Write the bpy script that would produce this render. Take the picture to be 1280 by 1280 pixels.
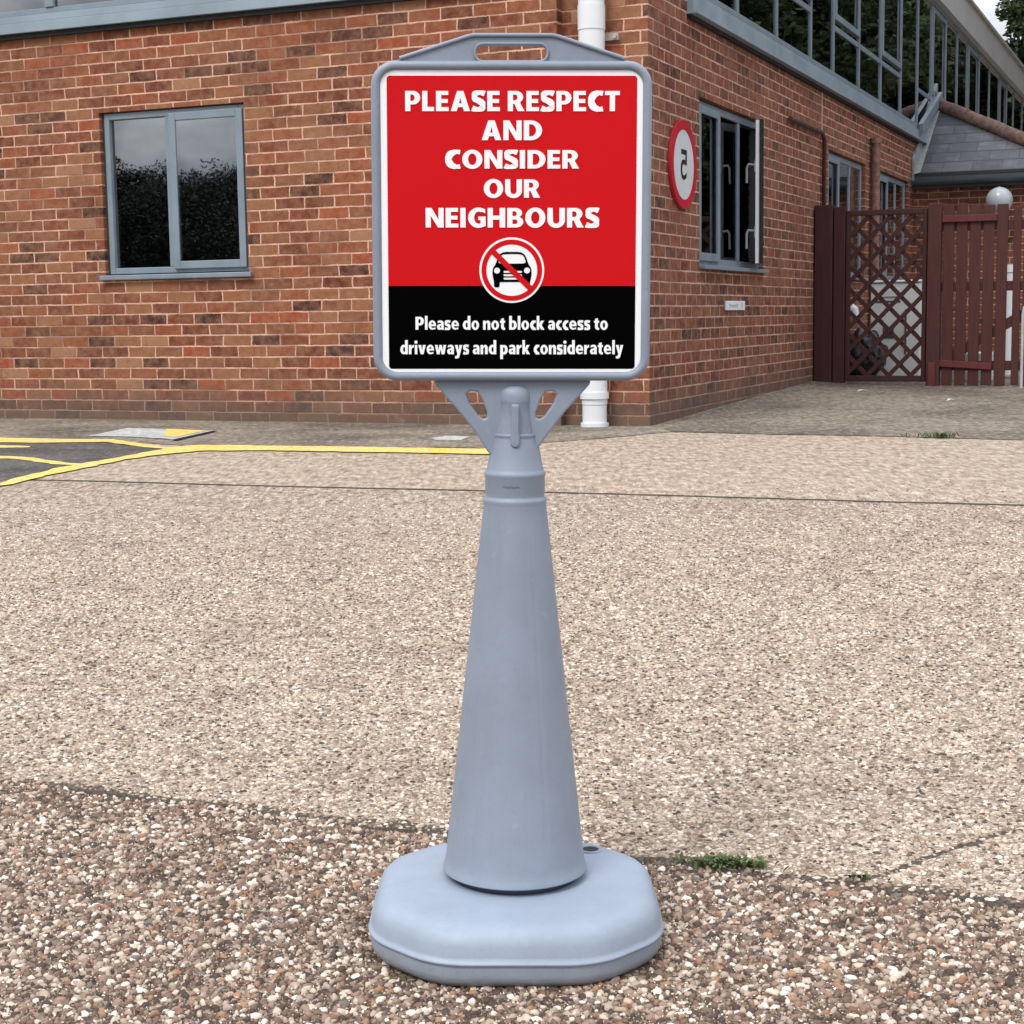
import bpy, bmesh, math, random
import numpy as np
from mathutils import Vector, Matrix, noise as mnoise
from mathutils.geometry import tessellate_polygon
random.seed(7); rng = np.random.default_rng(7)
R_ = math.radians
for o in list(bpy.data.objects): bpy.data.objects.remove(o)
scene = bpy.context.scene
COL = scene.collection

# ------------------------------------------------------------------ camera
f_px = 2030.0
rho = math.atan(83/5714); pitch = math.atan(245*math.cos(rho)/f_px)
r0 = Vector((1,0,0)); F = Vector((0, math.cos(pitch), -math.sin(pitch))); u0 = Vector((0, math.sin(pitch), math.cos(pitch)))
RX = r0*math.cos(rho) - u0*math.sin(rho); UX = r0*math.sin(rho) + u0*math.cos(rho)
cam_d = bpy.data.cameras.new('camera'); cam = bpy.data.objects.new('camera', cam_d); COL.objects.link(cam)
M3 = Matrix((RX, UX, -F)).transposed()
cam.matrix_world = Matrix.Translation((0,0,0.85)) @ M3.to_4x4()
cam_d.sensor_width = 36; cam_d.sensor_fit = 'HORIZONTAL'; cam_d.lens = 36*f_px/1280
cam_d.clip_start = 0.05; cam_d.clip_end = 2000
scene.camera = cam

# ------------------------------------------------------------------ world and sun
SUN_EL, SUN_AZ = R_(52), R_(215)      # azimuth clockwise from +Y
world = bpy.data.worlds.new('World'); scene.world = world; world.use_nodes = True
wt = world.node_tree; wt.nodes.clear()
def wn(t, **k):
    n = wt.nodes.new(t)
    for a, b in k.items(): setattr(n, a, b)
    return n
wo = wn('ShaderNodeOutputWorld'); bg = wn('ShaderNodeBackground'); bg.inputs['Strength'].default_value = 0.12
sky = wn('ShaderNodeTexSky', sky_type='NISHITA', sun_disc=False, sun_elevation=SUN_EL, sun_rotation=SUN_AZ)
tc = wn('ShaderNodeTexCoord'); mp = wn('ShaderNodeMapping'); mp.inputs['Scale'].default_value = (1, 1, 2.6)
nz = wn('ShaderNodeTexNoise'); nz.inputs['Scale'].default_value = 2.3; nz.inputs['Detail'].default_value = 7; nz.inputs['Roughness'].default_value = .58
nz2 = wn('ShaderNodeTexNoise'); nz2.inputs['Scale'].default_value = 7.5; nz2.inputs['Detail'].default_value = 8
cr = wn('ShaderNodeValToRGB'); cr.color_ramp.elements[0].position = .22; cr.color_ramp.elements[1].position = .42
cr2 = wn('ShaderNodeValToRGB'); cr2.color_ramp.elements[0].color = (5.2,5.7,6.6,1); cr2.color_ramp.elements[1].color = (12.5,12.8,13.4,1)
cr2.color_ramp.elements[0].position = .40; cr2.color_ramp.elements[1].position = .62
mx = wn('ShaderNodeMix', data_type='RGBA')
L = wt.links.new
sx_n = wn('ShaderNodeSeparateXYZ'); L(tc.outputs['Generated'], sx_n.inputs[0])
el = wn('ShaderNodeMath', operation='MULTIPLY_ADD', use_clamp=True); el.inputs[1].default_value = .67; el.inputs[2].default_value = .33; L(sx_n.outputs[2], el.inputs[0])   # CIE overcast luminance law
cl = wn('ShaderNodeVectorMath', operation='SCALE'); L(cr2.outputs[0], cl.inputs[0]); L(el.outputs[0], cl.inputs['Scale'])
L(tc.outputs['Generated'], mp.inputs['Vector']); L(mp.outputs[0], nz.inputs['Vector']); L(mp.outputs[0], nz2.inputs['Vector'])
L(nz.outputs['Fac'], cr.inputs[0]); L(nz2.outputs['Fac'], cr2.inputs[0])
L(cr.outputs[0], mx.inputs['Factor']); L(sky.outputs[0], mx.inputs['A']); L(cl.outputs[0], mx.inputs['B'])
L(mx.outputs['Result'], bg.inputs['Color']); L(bg.outputs[0], wo.inputs['Surface'])
sd = bpy.data.lights.new('sun', 'SUN'); sd.energy = 1.15; sd.angle = R_(22); sd.color = (1.0, .955, .90)
sun = bpy.data.objects.new('sun', sd); COL.objects.link(sun)
sdir = Vector((math.sin(SUN_AZ)*math.cos(SUN_EL), math.cos(SUN_AZ)*math.cos(SUN_EL), math.sin(SUN_EL)))
sun.rotation_euler = (-sdir).to_track_quat('-Z', 'Y').to_euler(); sun.location = (0,0,30)
scene.view_settings.view_transform = 'Standard'; scene.view_settings.look = 'None'
scene.view_settings.exposure = 0.84; scene.view_settings.gamma = 1

# ------------------------------------------------------------------ helpers
def tag(o, label=None, cat=None, group=None, kind=None):
    if label: o['label'] = label
    if cat: o['category'] = cat
    if group: o['group'] = group
    if kind: o['kind'] = kind
    return o

class MB:
    def __init__(s): s.v = []; s.f = []; s.uv = []; s.sm = []
    def face(s, pts, uv=None, smooth=False):
        i = len(s.v); s.v += [tuple(p) for p in pts]; s.f.append(tuple(range(i, i+len(pts))))
        s.uv.append(uv or [(0,0)]*len(pts)); s.sm.append(smooth)
    def mesh(s, vs, fs, smooth=False):
        i = len(s.v); s.v += [tuple(p) for p in vs]
        for f in fs: s.f.append(tuple(i+k for k in f)); s.uv.append([(0,0)]*len(f)); s.sm.append(smooth)
        return s
    def box(s, x0, x1, y0, y1, z0, z1):
        vs = [(x,y,z) for x in (x0,x1) for y in (y0,y1) for z in (z0,z1)]
        return s.mesh(vs, [(0,1,3,2),(4,6,7,5),(0,4,5,1),(2,3,7,6),(0,2,6,4),(1,5,7,3)])
    def obox(s, M, sx, sy, sz):
        vs = [M @ Vector((x*sx/2,y*sy/2,z*sz/2)) for x in (-1,1) for y in (-1,1) for z in (-1,1)]
        return s.mesh(vs, [(0,1,3,2),(4,6,7,5),(0,4,5,1),(2,3,7,6),(0,2,6,4),(1,5,7,3)])
    def bar(s, a, b, w, h, up=(0,0,1)):
        a = Vector(a); b = Vector(b); d = (b-a); l = d.length; d.normalize()
        x = d.cross(Vector(up)); x.normalize(); z = x.cross(d)
        M = Matrix((x, d, z)).transposed().to_4x4(); M.translation = (a+b)/2
        return s.obox(M, w, l, h)
    def tube(s, path, r, n=12, closed=False, cap=True, rr=None):
        P = [Vector(p) for p in path]; m = len(P); rings = []
        prev = None
        for i, p in enumerate(P):
            if closed: t = (P[(i+1)%m]-P[i-1])
            else: t = (P[min(i+1,m-1)]-P[max(i-1,0)])
            t.normalize()
            if prev is None:
                ref = Vector((0,0,1)) if abs(t.z) < .9 else Vector((1,0,0))
                x = t.cross(ref).normalized()
            else: x = (prev - t*prev.dot(t)).normalized()
            prev = x; y = t.cross(x); rad = rr[i] if rr else r
            rings.append([p + (x*math.cos(2*math.pi*k/n) + y*math.sin(2*math.pi*k/n))*rad for k in range(n)])
        vs = [q for r_ in rings for q in r_]; fs = []
        for i in range(m if closed else m-1):
            j = (i+1) % m
            for k in range(n): fs.append((i*n+k, j*n+k, j*n+(k+1)%n, i*n+(k+1)%n))
        s.mesh(vs, fs, True)
        if cap and not closed:
            s.face(rings[0]); s.face(rings[-1][::-1])
        return s
    def lathe(s, prof, n=48, c=(0,0,0), mod=None):
        vs = []; fs = []
        for (r, z) in prof:
            for k in range(n):
                a = 2*math.pi*k/n; q = r*(mod(a, z) if mod else 1)
                vs.append((c[0]+q*math.cos(a), c[1]+q*math.sin(a), c[2]+z))
        for i in range(len(prof)-1):
            for k in range(n): fs.append((i*n+k, i*n+(k+1)%n, (i+1)*n+(k+1)%n, (i+1)*n+k))
        return s.mesh(vs, fs, True)
    def poly_xz(s, outer, holes, y0, y1, flipback=True):
        """extrude a 2-D polygon (x,z) with holes from y0 (front, smaller y) to y1"""
        loops = [[Vector((p[0], p[1], 0)) for p in L_] for L_ in [outer]+list(holes)]
        tris = tessellate_polygon(loops); flat = [p for L_ in loops for p in L_]; n = len(flat)
        vs = [(p.x, y0, p.y) for p in flat] + [(p.x, y1, p.y) for p in flat]; fs = []
        for t in tris:
            a, b, c = [flat[k] for k in t]
            ccw = (b-a).cross(c-a).z > 0
            t = t if ccw else t[::-1]
            fs.append(tuple(t)); fs.append(tuple(k+n for k in t[::-1]))
        off = 0
        for li, L_ in enumerate(loops):
            m = len(L_)
            area = sum(L_[i].x*L_[(i+1)%m].y - L_[(i+1)%m].x*L_[i].y for i in range(m))
            fwd = (area > 0) == (li == 0)
            for i in range(m):
                a, b = off+i, off+(i+1)%m
                fs.append((a, a+n, b+n, b) if fwd else (a, b, b+n, a+n))
            off += m
        return s.mesh(vs, fs)
    def build(s, name, mat, parent=None, origin=(0,0,0), bevel=0, xf=None):
        me = bpy.data.meshes.new(name)
        O = Vector(origin); vs = [tuple((xf @ Vector(v) if xf else Vector(v)) - O) for v in s.v]
        me.from_pydata(vs, [], s.f); uvl = me.uv_layers.new(name='UVMap')
        k = 0
        for fi, f in enumerate(s.f):
            for j in range(len(f)): uvl.data[k].uv = s.uv[fi][j]; k += 1
        me.polygons.foreach_set('use_smooth', s.sm); me.validate(); me.update()
        o = bpy.data.objects.new(name, me); COL.objects.link(o)
        if mat: me.materials.append(mat)
        if parent: o.parent = parent
        if bevel:
            b = o.modifiers.new('bevel', 'BEVEL'); b.width = bevel; b.segments = 2; b.limit_method = 'ANGLE'; b.angle_limit = R_(40)
            if hasattr(b, 'harden_normals'): pass
        return o

def empty(name, loc, rz=0, rot=None):
    o = bpy.data.objects.new(name, None); COL.objects.link(o); o.location = loc
    o.rotation_euler = rot if rot else (0,0,rz); o.empty_display_size = .1
    return o
def copy_tree(o, parent=None):
    c = o.copy(); COL.objects.link(c); c.parent = parent
    for ch in list(o.children): copy_tree(ch, c)
    return c
def rrect(x0, x1, z0, z1, r, n=8):
    pts = []
    for cx_, cz_, a0 in ((x1-r, z1-r, 0), (x0+r, z1-r, 90), (x0+r, z0+r, 180), (x1-r, z0+r, 270)):
        for k in range(n+1):
            a = R_(a0+90*k/n); pts.append((cx_+r*math.cos(a), cz_+r*math.sin(a)))
    return pts
def circ(cx_, cz_, r, n=48): return [(cx_+r*math.cos(2*math.pi*k/n), cz_+r*math.sin(2*math.pi*k/n)) for k in range(n)]

# ------------------------------------------------------------------ materials
class NT:
    def __init__(s, name):
        s.m = bpy.data.materials.new(name); s.m.use_nodes = True; s.t = s.m.node_tree; s.t.nodes.clear()
        s.out = s.n('ShaderNodeOutputMaterial'); s.b = s.n('ShaderNodeBsdfPrincipled'); s.l(s.b.outputs[0], s.out.inputs[0])
    def n(s, t, **k):
        n = s.t.nodes.new(t)
        for a, b in k.items(): setattr(n, a, b)
        return n
    def l(s, a, b): s.t.links.new(a, b)
    def math(s, op, a, b=None, c=None, clamp=False):
        n = s.n('ShaderNodeMath', operation=op); n.use_clamp = clamp
        for i, v in enumerate((a, b, c)):
            if v is None: continue
            if isinstance(v, (int, float)): n.inputs[i].default_value = v
            else: s.l(v, n.inputs[i])
        return n.outputs[0]
    def noise(s, vec, scale, detail=4, rough=.55, dim='3D'):
        n = s.n('ShaderNodeTexNoise', noise_dimensions=dim); n.inputs['Scale'].default_value = scale; n.inputs['Detail'].default_value = detail; n.inputs['Roughness'].default_value = rough
        if vec is not None: s.l(vec, n.inputs['Vector'])
        return n
    def ramp(s, fac, stops, interp='LINEAR'):
        n = s.n('ShaderNodeValToRGB'); e = n.color_ramp; e.interpolation = interp
        while len(e.elements) < len(stops): e.elements.new(.5)
        for i, (p, c) in enumerate(stops):
            e.elements[i].position = p; e.elements[i].color = (c, c, c, 1) if isinstance(c, (int, float)) else tuple(c)+(1,)
        s.l(fac, n.inputs[0]); return n.outputs[0]
    def mix(s, fac, a, b, blend='MIX'):
        n = s.n('ShaderNodeMix', data_type='RGBA', blend_type=blend)
        for key, v in (('Factor', fac), ('A', a), ('B', b)):
            if isinstance(v, (int, float)) and key == 'Factor': n.inputs[key].default_value = v
            elif isinstance(v, (tuple, list)): n.inputs[key].default_value = tuple(v)+(1,)
            else: s.l(v, n.inputs[key])
        return n.outputs['Result']
    def sep(s, vec):
        n = s.n('ShaderNodeSeparateXYZ'); s.l(vec, n.inputs[0]); return n.outputs
    def comb(s, x, y, z=0.0):
        n = s.n('ShaderNodeCombineXYZ')
        for i, v in enumerate((x, y, z)):
            if isinstance(v, (int, float)): n.inputs[i].default_value = v
            else: s.l(v, n.inputs[i])
        return n.outputs[0]
    def bump(s, h, strength=.5, dist=.01, normal=None):
        n = s.n('ShaderNodeBump'); n.inputs['Strength'].default_value = strength; n.inputs['Distance'].default_value = dist
        s.l(h, n.inputs['Height'])
        if normal is not None: s.l(normal, n.inputs['Normal'])
        return n.outputs[0]
    def smooth(s, x, a, b):
        n = s.n('ShaderNodeMapRange', interpolation_type='SMOOTHSTEP'); n.inputs['From Min'].default_value = a; n.inputs['From Max'].default_value = b
        s.l(x, n.inputs['Value']); return n.outputs[0]
    def set(s, **k):
        for a, v in k.items():
            i = s.b.inputs[a.replace('_', ' ')]
            if isinstance(v, (int, float)): i.default_value = v
            elif isinstance(v, tuple): i.default_value = v+(1,) if len(v) == 3 else v
            else: s.l(v, i)
        return s

def simple(name, col, rough=.5, var=.12, nscale=6, bump=.0, bscale=200, metal=0, spec=.5):
    m = NT(name); tcn = m.n('ShaderNodeTexCoord').outputs['Object']
    nn = m.noise(tcn, nscale, 5)
    dark = tuple(c*(1-var) for c in col); lite = tuple(min(1, c*(1+var)) for c in col)
    c = m.ramp(nn.outputs['Fac'], [(.3, dark), (.7, lite)])
    m.set(Base_Color=c, Roughness=rough, Metallic=metal); m.b.inputs['Specular IOR Level'].default_value = spec
    r = m.noise(tcn, nscale*4, 3); m.set(Roughness=m.ramp(r.outputs['Fac'], [(.3, max(.02, rough-.07)), (.7, min(1, rough+.07))]))
    if bump: m.set(Normal=m.bump(m.noise(tcn, bscale, 3).outputs['Fac'], bump, .002))
    return m.m

def brick_mat(name, stops, mortar, grime=.5, blotch=.35, tanamt=.5):
    m = NT(name); uvn = m.n('ShaderNodeUVMap').outputs[0]
    dn = m.noise(uvn, 11, 4, .6); dd = m.sep(dn.outputs['Color'])
    u, v, _ = m.sep(uvn)
    u = m.math('ADD', u, m.math('MULTIPLY', m.math('SUBTRACT', dd[0], .5), .019))
    v = m.math('ADD', v, m.math('MULTIPLY', m.math('SUBTRACT', dd[1], .5), .009))
    vr = m.math('DIVIDE', v, .075); row = m.math('FLOOR', vr); fr = m.math('FRACT', vr)
    wr = m.n('ShaderNodeTexWhiteNoise', noise_dimensions='1D'); m.l(row, wr.inputs['W'])
    par = m.math('MULTIPLY', m.math('MODULO', m.math('ADD', row, 1000), 2), .5)
    ur = m.math('ADD', m.math('ADD', m.math('DIVIDE', u, .225), par), m.math('MULTIPLY', wr.outputs['Value'], .12))
    colm = m.math('FLOOR', ur); fu = m.math('FRACT', ur)
    dx = m.math('MULTIPLY', m.math('MINIMUM', fu, m.math('SUBTRACT', 1, fu)), .225)
    dz = m.math('MULTIPLY', m.math('MINIMUM', fr, m.math('SUBTRACT', 1, fr)), .075)
    fine = m.noise(uvn, 90, 4)
    fn = m.math('MULTIPLY', m.math('SUBTRACT', fine.outputs['Fac'], .5), .011)
    d = m.math('ADD', m.math('MINIMUM', dx, dz), fn)
    jv = m.math('MULTIPLY', m.math('SUBTRACT', m.noise(uvn, 6, 3).outputs['Fac'], .5), .007)
    msk = m.smooth(m.math('SUBTRACT', d, jv), .0036, .0068)
    wn_ = m.n('ShaderNodeTexWhiteNoise', noise_dimensions='2D'); m.l(m.comb(colm, row), wn_.inputs['Vector'])
    base = m.ramp(wn_.outputs['Value'], stops, 'CONSTANT')
    # blotches inside a brick, unique per brick
    offs = m.comb(m.math('ADD', u, m.math('MULTIPLY', wn_.outputs['Value'], 40)), v)
    b1 = m.noise(offs, 16, 5, .6)
    base = m.mix(m.ramp(b1.outputs['Fac'], [(.40, 0.0), (.66, .85)]), base, m.mix(.5, base, (.42, .21, .12)))
    b3 = m.noise(offs, 34, 4, .6); base = m.mix(m.ramp(b3.outputs['Fac'], [(.55, 0.0), (.72, .6)]), base, m.mix(1.0, base, (.45,.40,.40), 'MULTIPLY'))
    # broad drift: olive-tan weathering over parts of the wall
    b4 = m.noise(uvn, .75, 5, .6); base = m.mix(m.math('MULTIPLY', m.ramp(b4.outputs['Fac'], [(.44, 0.0), (.60, 1.0)]), tanamt), base, m.mix(.35, base, (.27,.165,.085)))
    b2 = m.noise(uvn, 3.2, 6, .65)
    base = m.mix(m.math('MULTIPLY', m.ramp(b2.outputs['Fac'], [(.42, 0.0), (.72, 1.0)]), blotch), base, (.33, .175, .10))
    sp = m.noise(uvn, 300, 2)
    base = m.mix(m.ramp(sp.outputs['Fac'], [(.58, 0.0), (.72, .45)]), base, (.10, .05, .04))
    mo = m.mix(m.ramp(m.noise(uvn, 14, 5).outputs['Fac'], [(.3, 0.0), (.75, 1.0)]), mortar, tuple(c*.62 for c in mortar))
    ef = m.noise(uvn, 2.1, 4)      # some joints smeared flush with a thin brick-coloured film
    smear = m.ramp(ef.outputs['Fac'], [(.50, 0.0), (.62, .78)])
    mo = m.mix(smear, mo, (.27, .15, .11))
    c = m.mix(msk, mo, base)
    g = m.math('MULTIPLY', m.smooth(m.math('ADD', v, m.math('MULTIPLY', m.noise(uvn, 5, 4).outputs['Fac'], .22)), .60, .26), grime)
    c = m.mix(g, c, (.125, .098, .078))
    eff = m.math('MULTIPLY', m.ramp(m.noise(uvn, 7.5, 6, .7).outputs['Fac'], [(.60, 0.0), (.74, 1.0)]), .38)
    c = m.mix(eff, c, (.40, .30, .24))
    m.set(Base_Color=c, Roughness=.88); m.b.inputs['Specular IOR Level'].default_value = .25
    h = m.math('ADD', m.math('MULTIPLY', msk, 1.0), m.math('MULTIPLY', fine.outputs['Fac'], .5))
    h = m.math('ADD', h, m.math('MULTIPLY', wn_.outputs['Value'], .35))
    m.set(Normal=m.bump(h, .75, .006))
    return m.m

BR_A = brick_mat('brick_front', [(0,(.175,.042,.021)), (.20,(.25,.068,.031)), (.38,(.135,.034,.020)), (.52,(.27,.110,.052)), (.66,(.205,.074,.038)), (.77,(.060,.019,.017)), (.86,(.31,.060,.025)), (.93,(.042,.017,.016)), (.965,(.34,.165,.09))], (.80,.48,.35), .75, .38, .32)
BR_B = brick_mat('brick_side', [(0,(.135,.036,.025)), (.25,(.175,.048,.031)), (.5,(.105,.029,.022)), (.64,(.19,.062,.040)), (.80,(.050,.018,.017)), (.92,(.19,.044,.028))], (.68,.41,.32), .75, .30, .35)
FRAME = simple('grey_blue_frame_paint', (.205,.255,.300), .42, .10, 5, .12, 90)
FASC = simple('grey_blue_fascia', (.25,.315,.365), .45, .14, 2.5, .15, 40)
PVC = simple('white_pvc', (.74,.76,.79), .35, .05, 3)
HND = simple('grey_handle', (.34,.36,.38), .4)
DARK = simple('dark_void', (.012,.014,.017), .8, .2)
INT = simple('dim_interior_paint', (.055,.06,.068), .85, .25, 1.5)
PARA = simple('pale_grey_parapet', (.42,.42,.415), .7, .06, 2, .1, 30)
LEAD = simple('lead_flashing', (.27,.285,.28), .7, .28, 14, .3, 60)
RUST = simple('brown_pipe_paint', (.075,.035,.028), .6, .35, 12, .2, 80)

def glass(name, tint=(.82,.88,.88), gain=2.0):
    m = NT(name); m.t.nodes.remove(m.b)
    tr = m.n('ShaderNodeBsdfTransparent'); tr.inputs[0].default_value = tint+(1,)
    gl = m.n('ShaderNodeBsdfGlossy'); gl.inputs['Roughness'].default_value = .008
    tcn = m.n('ShaderNodeTexCoord').outputs['Object']
    gl_n = m.bump(m.noise(tcn, 1.4, 2).outputs['Fac'], .06, .02); m.l(gl_n, gl.inputs['Normal'])
    fr = m.n('ShaderNodeFresnel'); fr.inputs['IOR'].default_value = 1.52
    ms = m.n('ShaderNodeMixShader')
    m.l(m.math('MULTIPLY', fr.outputs[0], gain, clamp=True), ms.inputs[0]); m.l(tr.outputs[0], ms.inputs[1]); m.l(gl.outputs[0], ms.inputs[2]); m.l(ms.outputs[0], m.out.inputs[0])
    return m.m
GLASS = glass('window_glass', (.62,.68,.70)); GLASS_F = glass('coated_front_glass', (.60,.66,.68), 7.5)

# ------------------------------------------------------------------ site geometry
AZ = R_(23.232)
K = Vector((0.86006, 10.0434, 0)); eB = Vector((math.sin(AZ), math.cos(AZ), 0)); nB = Vector((math.cos(AZ), -math.sin(AZ), 0))
def W(t, s, z=0): return K + nB*t + eB*s + Vector((0,0,z))     # site frame (t,s,z): x=t, y=s turned by -AZ
def ss(a): a = min(max(a,0),1); return a*a*(3-2*a)
def gz(x, y):
    z = .16*ss((y-2.8)/6.5)
    vx, vy = x-K.x, y-K.y
    s = vx*eB.x+vy*eB.y; t = max(vx*nB.x+vy*nB.y, 0)
    s = min(max(s,0),5.5)
    z += s*(.0095+.0105*math.exp(-t/.5))
    z += .004*mnoise.noise((x*.8, y*.8, 0)) * (1 if y > 3.2 else max(0,(y-2.6)/.6))
    return z
def gzl(t, s):
    p = W(t, s); return gz(p.x, p.y)

# ------------------------------------------------------------------ ground
def aggregate(name):
    m = NT(name); pos = m.n('ShaderNodeNewGeometry').outputs['Position']
    x, y, _ = m.sep(pos); p2 = m.comb(x, y)
    wob = m.noise(p2, 22, 3); wv = m.n('ShaderNodeVectorMath', operation='SCALE'); m.l(wob.outputs['Color'], wv.inputs[0]); wv.inputs['Scale'].default_value = .02
    pa = m.n('ShaderNodeVectorMath', operation='ADD'); m.l(p2, pa.inputs[0]); m.l(wv.outputs[0], pa.inputs[1]); pv = pa.outputs[0]
    def vor(scale, feat='F1'):
        n = m.n('ShaderNodeTexVoronoi', feature=feat, voronoi_dimensions='2D'); n.inputs['Scale'].default_value = scale; m.l(pv, n.inputs['Vector']); return n
    v1 = vor(95); e1 = vor(95, 'DISTANCE_TO_EDGE'); v2 = vor(42); e2 = vor(42, 'DISTANCE_TO_EDGE')
    c1 = m.sep(v1.outputs['Color'])[0]; c2 = m.sep(v2.outputs['Color'])[1]
    # foreground slab boundary: piecewise seam y = a + b x, roughened
    nj = m.noise(p2, 7, 5, .6); nf = m.noise(p2, 60, 3)
    seam = m.math('ADD', m.math('MULTIPLY', x, -.425), 2.556)
    seam = m.math('ADD', seam, m.math('MULTIPLY', m.math('SUBTRACT', nj.outputs['Fac'], .5), .07))
    seam = m.math('ADD', seam, m.math('MULTIPLY', m.math('SUBTRACT', nf.outputs['Fac'], .5), .03))
    q = m.math('SUBTRACT', y, seam)                     # >0 beyond the seam
    fore = m.smooth(q, .02, -.02)
    fc = m.ramp(c1, [(0,(.085,.058,.042)), (.18,(.20,.135,.095)), (.36,(.34,.235,.165)), (.55,(.46,.38,.30)), (.74,(.66,.58,.49)), (.85,(.34,.17,.09)), (.93,(.15,.13,.12))], 'CONSTANT')
    mc = m.ramp(c1, [(0,(.24,.178,.132)), (.2,(.36,.282,.215)), (.5,(.47,.378,.30)), (.8,(.60,.495,.395)), (.93,(.74,.64,.53))], 'LINEAR')
    mc = m.mix(.35, mc, m.ramp(c2, [(0,(.27,.205,.155)), (.5,(.53,.43,.34)), (1,(.78,.67,.55))]))
    gap1 = m.smooth(e1.outputs['Distance'], .0, .13)
    fc = m.mix(gap1, (.055,.038,.028), fc); fc = m.mix(.6, fc, (.10,.070,.050))
    mc = m.mix(m.math('ADD', m.math('MULTIPLY', gap1, .75), .25), (.16,.115,.082), mc)
    mid = m.noise(p2, 26, 5, .7); mc = m.mix(m.ramp(mid.outputs['Fac'], [(.34, .65), (.52, 0.0)]), mc, m.mix(1.0, mc, (.50,.44,.40), 'MULTIPLY'))
    mc = m.mix(m.ramp(mid.outputs['Fac'], [(.54, 0.0), (.68, .5)]), mc, (.82,.71,.58))
    c = m.mix(fore, mc, fc)
    # speckle holes and broad tone
    hol = m.ramp(m.noise(p2, 38, 3).outputs['Fac'], [(.66, 0.0), (.73, .8)])
    c = m.mix(hol, c, (.09,.065,.05))
    big = m.noise(p2, .9, 6, .6)
    c = m.mix(m.ramp(big.outputs['Fac'], [(.35, 0.0), (.7, .35)]), c, m.mix(1.0, c, (.72,.66,.62), 'MULTIPLY'))
    stn = m.noise(p2, 3.1, 6, .68)
    c = m.mix(m.ramp(stn.outputs['Fac'], [(.52, 0.0), (.70, .6)]), c, m.mix(1.0, c, (.60,.56,.54), 'MULTIPLY'))
    # the dark open joint along the seam
    jn = m.noise(p2, 3.5, 4)
    jw = m.math('ADD', .002, m.math('MULTIPLY', m.ramp(jn.outputs['Fac'], [(.35, .25), (.6, 1.0)]), .036))
    jm = m.math('LESS_THAN', m.math('ABSOLUTE', m.math('ADD', q, .006)), jw)
    c = m.mix(m.math('MULTIPLY', jm, .8), c, (.045,.034,.025))
    ck = m.math('ABSOLUTE', m.math('SUBTRACT', m.math('ADD', y, m.math('MULTIPLY', m.math('SUBTRACT', nj.outputs['Fac'], .5), .09)), m.math('ADD', 1.962, m.math('MULTIPLY', x, .76))))
    ckm = m.math('MULTIPLY', m.math('LESS_THAN', ck, .008), m.math('GREATER_THAN', x, .50)); c = m.mix(m.math('MULTIPLY', ckm, .85), c, (.04,.03,.025))
    # straight expansion joint further back
    q2 = m.math('ABSOLUTE', m.math('SUBTRACT', m.math('ADD', y, m.math('MULTIPLY', m.math('SUBTRACT', nj.outputs['Fac'], .5), .03)), m.math('ADD', 6.850, m.math('MULTIPLY', x, -.282))))
    jm2 = m.math('LESS_THAN', q2, .022); c = m.mix(m.math('MULTIPLY', jm2, .8), c, (.05,.04,.032))
    # the slab beyond that joint is smoother and paler brown
    far = m.smooth(m.math('SUBTRACT', y, m.math('ADD', 6.85, m.math('MULTIPLY', x, -.282))), -.01, .01)
    c = m.mix(m.math('MULTIPLY', far, .6), c, m.ramp(m.noise(p2, 11, 7, .75).outputs['Fac'], [(.34,(.25,.185,.13)), (.5,(.50,.395,.30)), (.66,(.74,.61,.47))]))
    fs = m.noise(m.comb(m.math('MULTIPLY', x, 38), m.math('MULTIPLY', y, 10)), 1, 4, .7)
    ff = m.smooth(y, 4.6, 7.0)
    c = m.mix(m.math('MULTIPLY', ff, m.ramp(fs.outputs['Fac'], [(.36, .7), (.50, 0.0)])), c, m.mix(1.0, c, (.48,.42,.38), 'MULTIPLY'))
    c = m.mix(m.math('MULTIPLY', ff, m.ramp(fs.outputs['Fac'], [(.54, 0.0), (.66, .55)])), c, (.84,.72,.58))
    c = m.mix(m.math('MULTIPLY', jm2, .9), c, (.035,.028,.022))
    m.set(Base_Color=c, Roughness=.85); m.b.inputs['Specular IOR Level'].default_value = .3
    h = m.math('MULTIPLY', gap1, 1.0); h = m.math('ADD', h, m.math('MULTIPLY', c1, .8))
    h = m.math('SUBTRACT', h, m.math('MULTIPLY', jm, 2.5)); h = m.math('SUBTRACT', h, m.math('MULTIPLY', jm2, 2.0)); h = m.math('SUBTRACT', h, m.math('MULTIPLY', hol, 1.0))
    m.set(Normal=m.bump(h, .8, .004)); return m.m
GROUND = aggregate('exposed_aggregate_concrete')

def axis(dense0, dense1, step, far):
    a = list(np.arange(dense0, dense1+1e-6, step)); d = step; lo, hi = a[0], a[-1]
    while hi < far: d *= 1.5; hi += d; a.append(hi)
    d = step
    while lo > -far: d *= 1.5; lo -= d; a.insert(0, lo)
    return a
xs = axis(-6, 8, .1, 260); ys = axis(.8, 18, .1, 260)
gv = [(x, y, gz(x, y)) for y in ys for x in xs]; nx = len(xs)
gf = [(j*nx+i, j*nx+i+1, (j+1)*nx+i+1, (j+1)*nx+i) for j in range(len(ys)-1) for i in range(nx-1)]
g = MB().mesh(gv, gf, True).build('ground', GROUND); tag(g, 'exposed aggregate concrete yard of beige stone chips', 'ground', kind='structure')

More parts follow.
